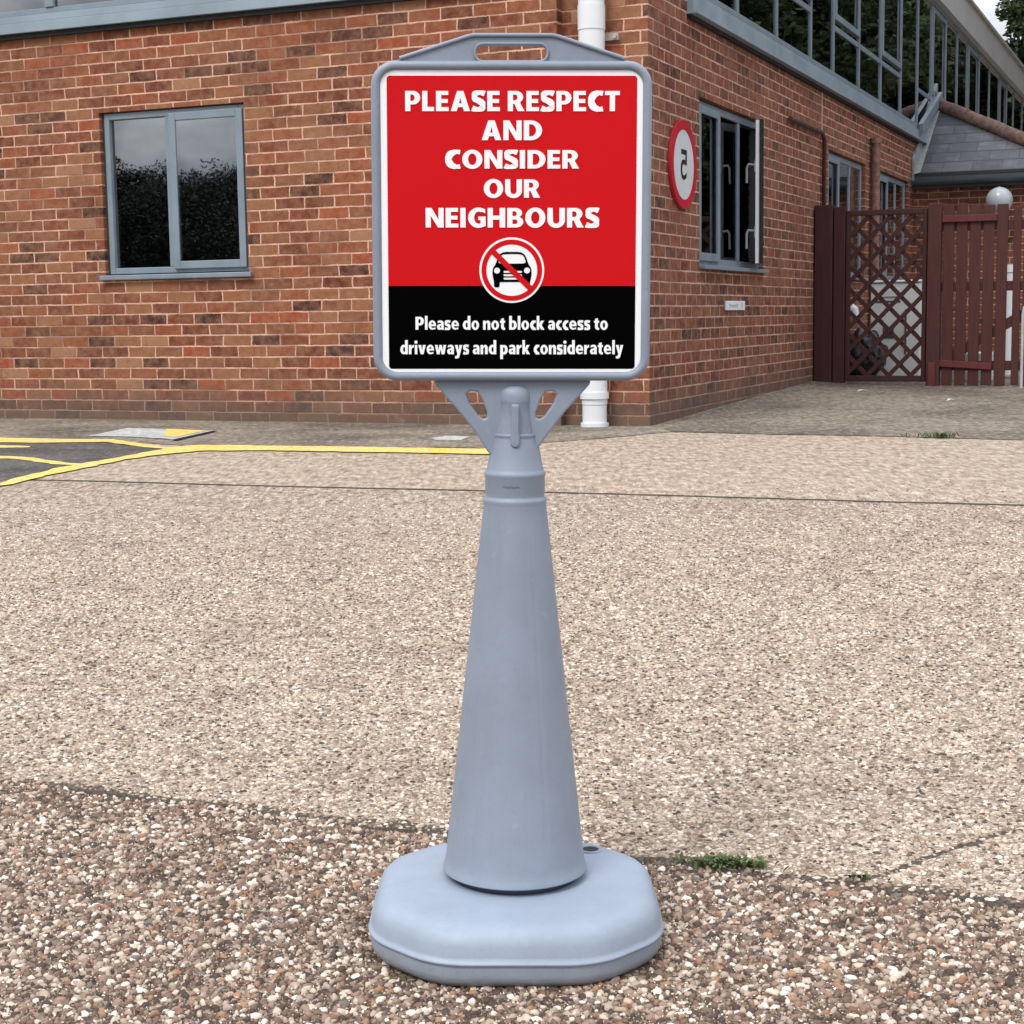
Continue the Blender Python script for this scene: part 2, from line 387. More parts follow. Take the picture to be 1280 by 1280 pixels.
def sheet(name, poly, mat, lift, label, cat, maxlen=.12, jitter=0, kind='structure'):
    bm = bmesh.new(); vs = []
    n = len(poly)
    for i in range(n):
        a = Vector(poly[i]+(0,)); b = Vector(poly[(i+1)%n]+(0,)); m_ = max(1, int((b-a).length/maxlen))
        for k in range(m_):
            p = a.lerp(b, k/m_)
            if jitter: p += Vector((random.uniform(-1,1), random.uniform(-1,1), 0))*jitter
            vs.append(p)
    tris = tessellate_polygon([vs]); bv = [bm.verts.new(p) for p in vs]
    for t in tris:
        try: bm.faces.new([bv[k] for k in t])
        except ValueError: pass
    for _ in range(6):
        es = [e for e in bm.edges if e.calc_length() > maxlen*1.6]
        if not es: break
        bmesh.ops.subdivide_edges(bm, edges=es, cuts=1); bmesh.ops.triangulate(bm, faces=bm.faces[:])
    for v in bm.verts: v.co.z = gz(v.co.x, v.co.y)+lift
    for f_ in bm.faces:
        if f_.normal.z < 0: f_.normal_flip()
    bm.normal_update()
    for f_ in bm.faces:
        if f_.normal.z < 0: f_.normal_flip()
        f_.smooth = True
    me = bpy.data.meshes.new(name); bm.to_mesh(me); bm.free(); me.materials.append(mat)
    o = bpy.data.objects.new(name, me); COL.objects.link(o); tag(o, label, cat, kind=kind); return o

def ground_mat(name, a, b, c_dark, scale=40, big=1.2, bstr=.5, cells=90):
    m = NT(name); pos = m.n('ShaderNodeNewGeometry').outputs['Position']; x, y, _ = m.sep(pos); p2 = m.comb(x, y)
    v = m.n('ShaderNodeTexVoronoi', voronoi_dimensions='2D'); v.inputs['Scale'].default_value = cells; m.l(p2, v.inputs['Vector'])
    c = m.mix(m.sep(v.outputs['Color'])[0], a, b)
    c = m.mix(m.ramp(m.noise(p2, scale, 6, .7).outputs['Fac'], [(.35,0.0),(.65,.6)]), c, m.mix(.5, a, b))
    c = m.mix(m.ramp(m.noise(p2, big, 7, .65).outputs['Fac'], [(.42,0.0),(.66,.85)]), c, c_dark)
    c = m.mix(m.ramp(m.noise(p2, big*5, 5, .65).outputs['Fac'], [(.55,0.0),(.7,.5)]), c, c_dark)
    fs = m.noise(m.comb(m.math('MULTIPLY', x, 30), m.math('MULTIPLY', y, 9)), 1, 4, .7)
    c = m.mix(m.ramp(fs.outputs['Fac'], [(.36,.75),(.50,0.0)]), c, m.mix(.7, c, c_dark))
    c = m.mix(m.ramp(fs.outputs['Fac'], [(.55,0.0),(.68,.6)]), c, tuple(min(1,v*1.35) for v in b))
    c = m.mix(m.ramp(m.noise(p2, 26, 6, .75).outputs['Fac'], [(.56,0.0),(.66,.7)]), c, tuple(min(1,v*1.5) for v in b))
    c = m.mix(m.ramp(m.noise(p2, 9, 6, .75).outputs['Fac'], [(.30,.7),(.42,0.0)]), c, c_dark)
    m.set(Base_Color=c, Roughness=.9, Normal=m.bump(m.noise(p2, cells, 4).outputs['Fac'], bstr, .004)); m.b.inputs['Specular IOR Level'].default_value = .3
    return m.m
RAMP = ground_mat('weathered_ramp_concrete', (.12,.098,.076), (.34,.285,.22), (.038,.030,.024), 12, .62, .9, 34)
GUT = ground_mat('grey_gutter_concrete', (.15,.125,.098), (.34,.29,.23), (.070,.058,.046), 12, 1.3, .8, 34)
ASPH = ground_mat('worn_asphalt', (.055,.051,.048), (.17,.155,.142), (.045,.041,.038), 60, 2.2, .6, 120)
COVR = ground_mat('pale_access_cover', (.42,.44,.43), (.55,.56,.54), (.30,.30,.27), 12, 3, .2, 30)
def yellow():
    m = NT('worn_yellow_road_paint'); pos = m.n('ShaderNodeNewGeometry').outputs['Position']; x, y, _ = m.sep(pos); p2 = m.comb(x, y)
    c = m.mix(m.ramp(m.noise(p2, 4, 6, .7).outputs['Fac'], [(.35,0.0),(.62,.9)]), (.82,.56,.075), (.74,.58,.22))
    c = m.mix(m.ramp(m.noise(p2, 34, 5, .7).outputs['Fac'], [(.50,0.0),(.62,.85)]), c, (.34,.26,.15))
    m.set(Base_Color=c, Roughness=.75, Normal=m.bump(m.noise(p2, 90, 3).outputs['Fac'], .4, .003)); return m.m
YEL = yellow()
# concrete ramp beyond the third joint, to the right of the building corner
p = lambda t, s: (W(t, s).x, W(t, s).y)
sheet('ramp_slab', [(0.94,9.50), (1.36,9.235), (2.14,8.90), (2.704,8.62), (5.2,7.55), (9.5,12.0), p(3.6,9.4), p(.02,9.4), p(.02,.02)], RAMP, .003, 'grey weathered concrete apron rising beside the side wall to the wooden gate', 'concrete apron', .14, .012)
sheet('gutter_strip', [(-10.5,14.72), (-9.0,12.2), (-3.09,9.72), (-2.3,9.45), (-1.80,9.02), (-.16,8.61), (.60,9.15), (.94,9.50), p(.02,.0), p(-.55,-.002), p(-.55,-.088), p(-12,-.088)] , GUT, .003, 'narrow grey concrete strip along the foot of the front brick wall', 'concrete strip', .12, .012)
sheet('asphalt_patch', [(-9.5,11.6), (-5.5,10.55), (-2.97,9.44), (-2.667,9.33), (-2.348,9.335), (-2.057,8.984), (-1.84,8.743), (-1.978,8.36), (-2.117,8.098), (-2.222,7.60), (-2.30,7.36), (-2.60,7.05), (-6.5,7.6), (-10.5,8.4)], ASPH, .0035, 'dark asphalt bay hatched with yellow lines at the left', 'asphalt', .12, .012)
def line(name, poly, label): return tag(sheet(name, poly, YEL, .0062, label, 'road marking', .06, .013, None), kind='structure')
line('yellow_line', [(-9.4,11.90), (-5.4,10.68), (-3.089,9.807), (-2.683,9.648), (-2.346,9.537), (-2.110,9.222), (-1.894,8.894), (-1.80,8.80), (-1.823,8.764), (-1.937,8.841), (-2.148,9.10), (-2.348,9.354), (-2.667,9.340), (-2.970,9.426), (-5.4,10.40), (-9.4,11.6)], 'curved yellow line along the upper edge of the dark asphalt bay')
line('yellow_line', [(-3.1,6.45), (-2.60,6.95), (-2.325,7.349), (-2.292,7.542), (-2.202,7.895), (-2.117,8.098), (-2.021,8.366), (-1.927,8.644), (-1.87,8.88), (-1.746,9.02), (-1.403,8.913), (-.75,8.72), (-.122,8.52), (-.03,8.49), (-.04,8.24), (-.117,8.26), (-.75,8.44), (-1.348,8.62), (-1.661,8.648), (-1.696,8.609), (-1.851,8.442), (-1.965,8.214), (-2.046,7.934), (-2.127,7.726), (-2.222,7.463), (-2.259,7.308), (-2.55,6.86), (-3.0,6.3)], 'long yellow line bending at the drain cover and running behind the cone sign')
line('yellow_line', [(-6.2,9.75), (-2.685,8.509), (-2.527,8.436), (-2.330,8.217), (-2.157,8.059), (-2.139,7.985), (-2.284,8.049), (-2.482,8.284), (-2.643,8.373), (-6.2,9.58)], 'diagonal yellow hatch line crossing the dark asphalt at the left edge')
line('yellow_line', [(-4.3,9.75), (-2.898,9.195), (-2.698,9.092), (-2.666,9.0), (-2.842,9.013), (-4.3,9.6)], 'short faint yellow dash close under the upper yellow line')
# access cover in the gutter
cv = empty('access_cover', (0,0,0)); tag(cv, 'pale lozenge-shaped drain cover by the wall, its right half painted yellow', 'drain cover')
a_ = sheet('plate', [(-2.56,9.83), (-2.477,10.50), (-1.841,10.097), (-1.96,9.42), (-2.03,9.52), (-2.294,9.717)], COVR, .007, None, None, .12)
for nm, poly, mt, lf in (('paint', [(-2.192,10.33), (-1.895,10.115), (-1.985,9.60), (-2.072,9.689)], YEL, .0092), ('edge_gap', [(-1.85,10.10), (-1.822,10.08), (-1.93,9.34), (-1.965,9.41)], DARK, .0095)):
    o_ = sheet(nm, poly, mt, lf, None, None, .12, 0, None); o_.parent = cv
a_.parent = cv
if 'kind' in a_: del a_['kind']
sheet('pale_patch', [(-.452,9.23), (-.367,9.40), (-.233,9.314), (-.284,9.034), (-.419,9.058)], COVR, .006, 'small white patch on the grey strip just left behind the sign neck', 'pale patch', .1)

# gravel chips standing proud of the foreground slab
def chips(name, cell, region, smin, smax, hmin, hmax, zfun, ok, mat, lab):
    x0, x1, y0, y1 = region
    gx = np.arange(x0, x1, cell); gy = np.arange(y0, y1, cell)
    X, Y = np.meshgrid(gx, gy); X = X+(np.arange(len(gy))[:,None]%2)*cell*.5; X = X.ravel()+rng.uniform(-.42,.42,X.size)*cell; Y = Y.ravel()+rng.uniform(-.42,.42,Y.size)*cell
    keep = np.array([ok(a, b) for a, b in zip(X, Y)]); X = X[keep]; Y = Y[keep]; N = X.size
    S = smin+(smax-smin)*rng.uniform(0,1,N)**1.4; el = rng.uniform(.45,.95,N); th = rng.uniform(0, math.pi, N)
    hh = rng.uniform(hmin,hmax,N); tx = rng.normal(0,.20,N); ty = rng.normal(0,.20,N)
    k = 6; ang = np.arange(k)*2*math.pi/k; RN = ((1.0,0.0), (.88,.62), (.50,1.0)); nr = len(RN)
    V = np.zeros((N, nr*k, 3)); jr = rng.uniform(-.24,.24,(N,k)); ja = rng.uniform(-.3,.3,(N,k))
    for r, (rad, zz) in enumerate(RN):
        rr_ = rad*(1+jr+rng.uniform(-.10,.10,(N,k))); a = ang[None,:]+ja
        lx = np.cos(a)*rr_*S[:,None]; ly = np.sin(a)*rr_*(S*el)[:,None]
        c_, s_ = np.cos(th)[:,None], np.sin(th)[:,None]
        px = c_*lx-s_*ly; py = s_*lx+c_*ly
        V[:, r*k:(r+1)*k, 0] = X[:,None]+px; V[:, r*k:(r+1)*k, 1] = Y[:,None]+py
        V[:, r*k:(r+1)*k, 2] = zz*hh[:,None]*(1+rng.uniform(-.25,.25,(N,k))) + (1-zz)*(-.0010) + (px*tx[:,None] + py*ty[:,None])*(.3+.7*zz)
    Z = np.array([zfun(a, b) for a, b in zip(X, Y)]); V[:,:,2] += Z[:,None]
    quads = [(q*k+i, q*k+(i+1)%k, (q+1)*k+(i+1)%k, (q+1)*k+i) for q in range(nr-1) for i in range(k)]
    tops = tuple(range((nr-1)*k, nr*k)); nq = len(quads)
    me = bpy.data.meshes.new(name); nl = nq*4+k
    loops = np.concatenate([np.array(quads).ravel(), np.array(tops)])
    me.vertices.add(N*nr*k); me.vertices.foreach_set('co', V.ravel())
    me.loops.add(N*nl); me.loops.foreach_set('vertex_index', (loops[None,:]+(np.arange(N)*nr*k)[:,None]).ravel())
    me.polygons.add(N*(nq+1))
    st = np.concatenate([np.arange(nq)*4, [nq*4]]); me.polygons.foreach_set('loop_start', (st[None,:]+(np.arange(N)*nl)[:,None]).ravel())
    me.update(calc_edges=True); me.validate(); me.materials.append(mat)
    o = bpy.data.objects.new(name, me); COL.objects.link(o); tag(o, lab, 'gravel', kind='stuff'); return o
def chip_mat(name, stops):
    m = NT(name); ge = m.n('ShaderNodeNewGeometry'); c = m.ramp(ge.outputs['Random Per Island'], stops, 'CONSTANT')
    pos = ge.outputs['Position']; nn = m.noise(pos, 130, 4)
    c = m.mix(m.ramp(nn.outputs['Fac'], [(.35,0.0),(.7,.45)]), c, m.mix(1.0, c, (.55,.50,.46), 'MULTIPLY'))
    b = m.noise(pos, 2.3, 6, .7); c = m.mix(m.ramp(b.outputs['Fac'], [(.50,0.0),(.68,.75)]), c, m.mix(1.0, c, (.55,.50,.48), 'MULTIPLY'))
    m.set(Base_Color=c, Roughness=.62); m.b.inputs['Specular IOR Level'].default_value = .35; return m.m
CH1 = chip_mat('dark_stone_chips', [(0,(.075,.050,.038)), (.16,(.19,.122,.088)), (.33,(.31,.212,.156)), (.52,(.44,.338,.262)), (.69,(.60,.50,.40)), (.82,(.80,.72,.62)), (.92,(.38,.21,.12)), (.955,(.26,.14,.09)), (.975,(.17,.145,.125))])
CH2 = chip_mat('pale_stone_chips', [(0,(.085,.058,.042)), (.11,(.22,.158,.114)), (.26,(.36,.275,.205)), (.46,(.49,.39,.30)), (.68,(.62,.51,.40)), (.86,(.86,.76,.63)), (.95,(.32,.20,.13))])
def seam_y(x): return 2.556-.425*x
BC = (0.0, 2.18)
def on_crack(x, y): return .50 < x < 1.3 and abs(y-(2.359+(x-.522)*.76)) < .004+.010*mnoise.noise((x*14,2,0))
def off_base(x, y): return max(abs(x-BC[0]), abs(y-BC[1])) > .17
def in_view(x, y, mrg=.35): return abs(x) < .33*y+mrg
jv_ = lambda x: max(0, mnoise.noise((x*3.3, 1, 0)))
wob = lambda x, y: .03*(mnoise.noise((x*7, y*7, 3)))
fore_ok = lambda x, y: y < seam_y(x)-.006-.040*jv_(x)+wob(x, y) and off_base(x, y) and in_view(x, y) and not on_crack(x, y)
mid_ok = lambda x, y: abs(y-(6.85-.282*x)) > .035 and y > seam_y(x)+.002+.018*jv_(x)+wob(x, y) and in_view(x, y, .2) and off_base(x, y) and not on_crack(x, y)
chips('gravel', .0112, (-1.35,1.35,1.45,3.15), .0038, .0090, .0016, .0046, gz, fore_ok, CH1, 'coarse brown and cream stone chips exposed in the foreground slab')
chips('gravel', .0060, (-1.2,1.2,1.45,3.10), .0014, .0030, .0006, .0020, gz, fore_ok, CH1, 'fine brown grit between the coarse chips of the foreground slab')
chips('gravel', .0108, (-2.6,2.6,2.0,7.2), .0038, .0078, .0012, .0034, lambda x, y: gz(x, y)-.0006, lambda x, y: mid_ok(x, y) and random.random() < 1-ss((y-4.6)/2.7), CH2, 'pale beige stone chips bedded in the middle slab')

# ------------------------------------------------------------------ office building
SETB = .09
bld = empty('office_building', K, -AZ); tag(bld, 'two storey red brick office block with grey-blue ribbon glazing and flat roof', 'building')
def wall(mb, fixed, axis_, a0, a1, z0, z1, holes, outward, depth, uvs=1, uvo=0):
    """grid wall with rectangular holes. axis_='s': plane t=fixed, runs along s. axis_='t': plane s=fixed, runs along t"""
    A = sorted({a0, a1, *[h[0] for h in holes], *[h[1] for h in holes]}); Z = sorted({z0, z1, *[h[2] for h in holes], *[h[3] for h in holes]})
    def P(a, z, d=0): return (fixed-d*outward, a, z) if axis_ == 's' else (a, fixed-d*outward, z)
    def q(pts, uv):
        n = (Vector(pts[1])-Vector(pts[0])).cross(Vector(pts[2])-Vector(pts[0]))
        mb.face(pts, uv)
    for i in range(len(A)-1):
        for j in range(len(Z)-1):
            ca, cz_ = (A[i]+A[i+1])/2, (Z[j]+Z[j+1])/2
            if any(h[0] < ca < h[1] and h[2] < cz_ < h[3] for h in holes): continue
            pts = [P(A[i],Z[j]), P(A[i+1],Z[j]), P(A[i+1],Z[j+1]), P(A[i],Z[j+1])]; uv = [(uvs*A[i]+uvo,Z[j]), (uvs*A[i+1]+uvo,Z[j]), (uvs*A[i+1]+uvo,Z[j+1]), (uvs*A[i]+uvo,Z[j+1])]
            mb.face(pts, uv)
    for (h0, h1, hz0, hz1) in holes:
        for a in (h0, h1): mb.face([P(a,hz0), P(a,hz0,depth), P(a,hz1,depth), P(a,hz1)], [(uvs*a+uvo,hz0), (uvs*a+uvo+depth,hz0), (uvs*a+uvo+depth,hz1), (uvs*a+uvo,hz1)])
        for z in (hz0, hz1): mb.face([P(h0,z), P(h1,z), P(h1,z,depth), P(h0,z,depth)], [(h0,z),(h1,z),(h1,z+depth),(h0,z+depth)])
A_WIN = (-3.975, -2.80, 1.15, 2.29)          # in t
B_WINS = [(1.07,2.78,1.145,2.28), (5.05,6.75,1.145,2.28), (7.50,9.22,1.145,2.28)]
ROOFZ = 4.55
# front wall (main, proud part), corner pier set back, side wall
mb = MB()
wall(mb, -SETB, 't', -12, -.5545, -.1, 2.93, [A_WIN], -1, .12, uvs=-1)
mb.face([(-.5545,-SETB,-.1), (-.5545,.003,-.1), (-.5545,.003,ROOFZ+.3), (-.5545,-SETB,ROOFZ+.3)], [(0,-.1),(.093,-.1),(.093,ROOFZ+.3),(0,ROOFZ+.3)])
wall(mb, -SETB, 't', -1.15, -.5545, 2.93, ROOFZ+.3, [], -1, .1, uvs=-1)
mb.face([(-12,-SETB,-.1), (-12,14,-.1), (-12,14,ROOFZ), (-12,-SETB,ROOFZ)], [(0,-.1),(14,-.1),(14,ROOFZ),(0,ROOFZ)])
mb.build('front_wall', BR_A, bld)
mb = MB(); wall(mb, 0, 't', -.5545, 0, -.1, ROOFZ+.3, [], -1, .1, uvs=-1, uvo=.06)
mb.build('corner_pier', BR_A, bld)
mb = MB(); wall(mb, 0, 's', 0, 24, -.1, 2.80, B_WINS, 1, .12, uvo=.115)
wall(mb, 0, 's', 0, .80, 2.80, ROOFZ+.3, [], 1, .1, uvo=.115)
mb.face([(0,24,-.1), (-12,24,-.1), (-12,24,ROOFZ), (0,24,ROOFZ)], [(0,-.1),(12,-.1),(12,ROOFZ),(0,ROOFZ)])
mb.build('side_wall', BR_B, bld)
# dim rooms behind the glass
mb = MB(); mb.box(-11.8, -.30, .25, 23.8, 2.70, 2.76); mb.box(-11.8, -.30, .25, 23.8, .12, .17)
mb.box(-11.8, -.3, 3.6, 3.7, .17, 2.70); mb.box(-4.1, -4.0, .30, 23.8, 2.76, 4.5); mb.box(-4.1, -4.0, 3.7, 23.8, .17, 2.70); mb.box(-11.8, -.35, 3.2, 3.3, 2.76, 4.5)
mb.box(-.34, -.24, 3.72, 4.9, .17, 2.70)
mb.build('interior', INT, bld)
mb = MB(); mb.box(-12.0, -.02, -.07, 24.0, ROOFZ, ROOFZ+.06); mb.build('roof_deck', PARA, bld)
# parapets
mb = MB(); mb.box(-.02, .10, .80, 24.1, 4.49, 4.88); mb.box(-12.1, -1.15, -.20, -.08, 4.49, 4.88)
mb.box(-.02, .135, .78, 24.15, 4.88, 4.915); mb.box(-12.15, -1.15, -.235, -.06, 4.88, 4.915)
mb.build('parapet', PARA, bld, bevel=.004)

# ribbon glazing on the side wall
MS = [0.82, 1.97, 3.11, 4.28, 5.17, 6.31, 7.42, 8.58, 9.66, 10.65, 11.74, 12.76, 13.74, 14.90, 16.12, 17.35, 18.31, 19.34, 20.70, 22.0, 23.9]
mb = MB()
mb.box(-.05, .045, .80, 24.0, 2.775, 2.885); mb.box(-.05, .075, .78, 24.0, 2.765, 2.782); mb.box(-.05, .030, .80, 24.0, 2.885, 2.915)
mb.build('fascia', FASC, bld, bevel=.003)
mb = MB(); mb.box(-.04, .028, .80, 24.0, 2.740, 2.764); mb.box(-11.9, -.95, -.13, -.05, 2.835, 2.866); mb.build('painted_fascia_shade', DARK, bld)  # solid dark strips standing in for the shade under the fascias
mb = MB(); mb.box(-.05, .028, .82, 24.0, 4.44, 4.488); mb.box(-.05, .028, .82, 24.0, 2.917, 2.955)
for s in MS: mb.box(-.05, .020, s-.022, s+.022, 2.917, 4.488)
for a, b in ((3.11,4.28), (5.17,6.31), (6.31,7.42), (7.42,8.58), (9.66,10.65)): mb.box(-.04, .016, a+.022, b-.022, 3.328, 3.372)
ribbon = mb.build('ribbon_window', FRAME, bld, bevel=.003)
SASH = {4: 3.42, 6: 3.42, 9: 3.40, 12: 3.40, 15: 3.40, 2: 3.42}
for i in range(len(MS)-1):
    a, b = MS[i]+.024, MS[i+1]-.024
    MB().box(.000, .006, a, b, 2.957, 4.438).build('pane', GLASS, ribbon)
    if i in SASH:
        z0 = SASH[i]; z1 = 4.42; q = MB(); w = .055
        q.box(.008, .030, a, a+w, z0, z1); q.box(.008, .030, b-w, b, z0, z1); q.box(.008, .030, a+w, b-w, z0, z0+w); q.box(.008, .030, a+w, b-w, z1-w, z1)
        q.build('sash', FRAME, ribbon, bevel=.004)
# white service pipes standing inside behind the glass
for s_, t_ in ((6.35,-.22), (7.7,-.22)):
    q = MB(); q.tube([(t_, s_, 2.80), (t_, s_, 4.47)], .035, 12); q.tube([(t_, s_, 3.70), (t_, s_, 3.74)], .052, 12); q.build('service_pipe', PVC, bld)
# ribbon glazing on the front
mb = MB(); mb.box(-12.0, -.95, -.155, -.09, 2.868, 2.936); mb.box(-12.0, -.95, -.145, -.09, 2.938, 2.985)
mb.build('fascia', FASC, bld, bevel=.003)
MT = [-11.9, -10.4, -8.9, -7.4, -5.9, -4.32, -2.75, -1.18]
mb = MB(); mb.box(-12.0, -1.15, -.135, -.06, 4.44, 4.488)
mb.box(-12.0, -1.15, -.130, -.06, 2.988, 3.025)
for t in MT: mb.box(t-.035, t+.035, -.140, -.06, 3.027, 4.438)
rb2 = mb.build('ribbon_window', FRAME, bld, bevel=.003)
for i in range(len(MT)-1): MB().box(MT[i]+.037, MT[i+1]-.037, -.112, -.106, 3.027, 4.438).build('pane', GLASS_F, rb2)
# brown overflow pipe and rusty downpipes
mb = MB(); mb.tube([(.03,3.50,2.385), (.03,4.66,2.385), (.03,4.76,2.33), (.03,4.77,.35)], .020, 10); mb.build('overflow_pipe', RUST, bld)
mb = MB(); mb.tube([(.055,6.99,2.52), (.055,6.99,.32)], .045, 14)
for z in (2.5, 1.6, .7): mb.tube([(.055,6.99,z), (.055,6.99,z+.05)], .058, 14)
mb.build('downpipe', simple('flaking_brown_downpipe', (.22,.11,.085), .7, .5, 22, .4, 60), bld)
# pale vertical expansion joint
MB().box(-.001, .004, 4.765, 4.785, 2.40, 2.775).build('expansion_joint', simple('pale_sealant', (.52,.42,.36), .8), bld)
# white soil pipe on the corner pier
mb = MB(); cx_, cy_ = -.325, -.10
mb.tube([(cx_,cy_,.30), (cx_,cy_,5.0)], .080, 28); mb.tube([(cx_,cy_,2.555), (cx_,cy_,2.70)], .084, 28)
mb.tube([(cx_,cy_,.16), (cx_,cy_,.36)], .076, 28); mb.tube([(cx_,cy_,.335), (cx_,cy_,.375)], .090, 28); mb.tube([(cx_,cy_,.145), (cx_,cy_,.185)], .088, 28)
sp_ = mb.build('soil_pipe', PVC, bld)
mb = MB(); mb.box(cx_+.02, cx_+.145, -.03, -.002, 2.50, 2.54); mb.tube([(cx_+.125,-.03,2.52), (cx_+.125,-.045,2.52)], .014, 10); mb.build('pipe_bracket', simple('zinc_bracket', (.40,.38,.34), .5), sp_)

# front casement window
def ring(mb, a0, a1, z0, z1, w, fix0, fix1, ax):
    def bx(p0, p1, q0, q1):
        if ax == 't': mb.box(p0, p1, fix0, fix1, q0, q1)
        else: mb.box(fix0, fix1, p0, p1, q0, q1)
    bx(a0, a0+w, z0, z1); bx(a1-w, a1, z0, z1); bx(a0+w, a1-w, z0, z0+w); bx(a0+w, a1-w, z1-w, z1)
mb = MB(); t0, t1, z0, z1 = A_WIN; fr0, fr1 = -SETB+.025, -SETB+.085
ring(mb, t0+.022, t1-.012, z0+.03, z1-.008, .042, fr0, fr1, 't'); mb.box(-3.450, -3.400, fr0+.001, fr1-.001, z0+.074, z1-.052)
winA = mb.build('window', FRAME, bld, bevel=.004)
MB().box(t0+.066, -3.452, fr0+.030, fr0+.036, z0+.074, z1-.052).build('pane', GLASS_F, winA)
mb = MB(); ring(mb, -3.405, t1-.020, z0+.055, z1-.035, .052, fr0-.022, fr0-.002, 't'); sh = mb.build('sash', FRAME, winA, bevel=.004)
MB().box(-3.351, t1-.074, fr0-.014, fr0-.008, z0+.109, z1-.089).build('pane', GLASS_F, winA)
mb = MB(); mb.box(t0-.03, t1+.035, -SETB-.040, fr1, z0-.012, z0+.022); mb.build('sill', FRAME, winA, bevel=.006)
mb = MB(); mb.box(t0+.001, t0+.021, fr0+.01, fr1, z0+.03, z1-.001); mb.box(t1-.011, t1-.001, fr0+.01, fr1, z0+.03, z1-.001); mb.box(t0+.022, t1-.012, fr0+.01, fr1, z1-.007, z1-.001)
mb.build('sealant', simple('dark_sealant', (.05,.045,.045), .8), winA)
CURT = simple('teal_grey_curtain', (.05,.085,.10), .9, .3, 8)
mb = MB()
pts = [(t0+.12+.015*i, .14+.02*math.sin(i*1.25)) for i in range(24)]
for a, b in zip(pts[:-1], pts[1:]): mb.face([(a[0],a[1],z0), (b[0],b[1],z0), (b[0],b[1],z1), (a[0],a[1],z1)], smooth=True)
mb.build('curtain', CURT, winA)
# a lit strip light inside, glimpsed through the glass
mL = NT('strip_light_glow'); mL.set(Base_Color=(.9,.9,.9)); mL.b.inputs['Emission Color'].default_value = (1,.96,.9,1); mL.b.inputs['Emission Strength'].default_value = 2.2
MB().box(-3.75, -3.30, 1.6, 1.72, 2.60, 2.64).build('strip_light', mL.m, bld)

# side casement windows: narrow lights with mullions, the far sash of the first one standing open
def side_window(s0, s1, z0, z1, opened):
    mb = MB(); f0, f1 = -.095, -.035
    ring(mb, s0+.015, s1-.015, z0+.03, z1-.010, .05, f0, f1, 's')
    L_ = s1-s0; m1 = s0+.34*L_; m2 = s0+.66*L_
    for m_ in (m1, m2): mb.box(f0+.001, f1-.001, m_-.024, m_+.024, z0+.082, z1-.062)
    w = mb.build('window', FRAME, bld, bevel=.004)
    edges = [s0+.067, m1-.026, m1+.026, m2-.026, m2+.026, s1-.067]
    for k in range(3):
        if opened and k == 2: continue
        MB().box(-.052, -.046, edges[2*k], edges[2*k+1], z0+.082, z1-.062).build('pane', GLASS, w)
    q = MB(); ring(q, s0+.05, m1-.012, z0+.06, z1-.04, .055, f1+.002, f1+.020, 's'); q.build('sash', FRAME, w, bevel=.004)
    MB().box(-.03, .045, s0-.03, s1+.03, z0-.018, z0+.028).build('sill', FRAME, w, bevel=.006) if False else MB().box(-.095, .045, s0+.0, s1-.0, z0+.001, z0+.028).build('sill', FRAME, w, bevel=.004)
    q = MB(); 
    if opened:
        # open sash, hinged on the far jamb, its inner face white
        wd = s1-.05-(m2-.01); ang = R_(15.0)
        H_ = Matrix.Translation((-.028, s1-.052, 0)) @ Matrix.Rotation(-(math.pi)+ang, 4, 'Z')
        H_ = Matrix.Translation((-.028, s1-.052, 0)) @ Matrix.Rotation(ang, 4, 'Z')      # local -y runs from the hinge to the free edge
        def loc(mbx): return mbx
        q = MB(); zz0, zz1 = z0+.06, z1-.04; ww = .060
        for (a, b, c, d) in ((-wd, -wd+ww, zz0, zz1), (-ww, 0, zz0, zz1), (-wd+ww, -ww, zz0, zz0+ww), (-wd+ww, -ww, zz1-ww, zz1)): q.box(.006, .030, a, b, c, d)
        so = q.build('sash', FRAME, w, bevel=.003, xf=H_)
        q = MB()
        for (a, b, c, d) in ((-wd+.004, -wd+ww-.004, zz0+.004, zz1-.004), (-ww+.004, -.004, zz0+.004, zz1-.004), (-wd+ww, -ww, zz0+.006, zz0+ww-.006), (-wd+ww, -ww, zz1-ww+.006, zz1-.006)): q.box(-.024, .0055, a, b, c, d)
        q.build('inner_trim', PVC, so, xf=H_)
        MB().box(.002, .031, -wd-.003, -wd-.0005, zz0, zz1).build('painted_edge_shade', DARK, so, xf=H_)  # dark strip paints the shaded outer half of the sash edge
        MB().box(.010, .016, -wd+ww, -ww, zz0+ww, zz1-ww).build('pane', GLASS, so, xf=H_)
        for zc in (z0+.28, z1-.38):
            q = MB(); q.box(-.034, -.0245, -wd+.015, -wd+.045, zc-.03, zc+.05); q.tube([(-.036,-wd+.03,zc+.02), (-.075,-wd+.03,zc+.025), (-.088,-wd+.035,zc+.0), (-.088,-wd+.04,zc-.11)], .009, 8)
            q.build('handle', HND, so, xf=H_)
    return w
for k_, bw in enumerate(B_WINS): side_window(*bw, k_ == 0)
# blue-grey blind edge and stored things seen inside the open light
MB().box(-.42, -.40, 2.05, 2.32, 1.2, 2.2).build('blind', simple('blue_grey_blind', (.09,.12,.16), .8), bld)

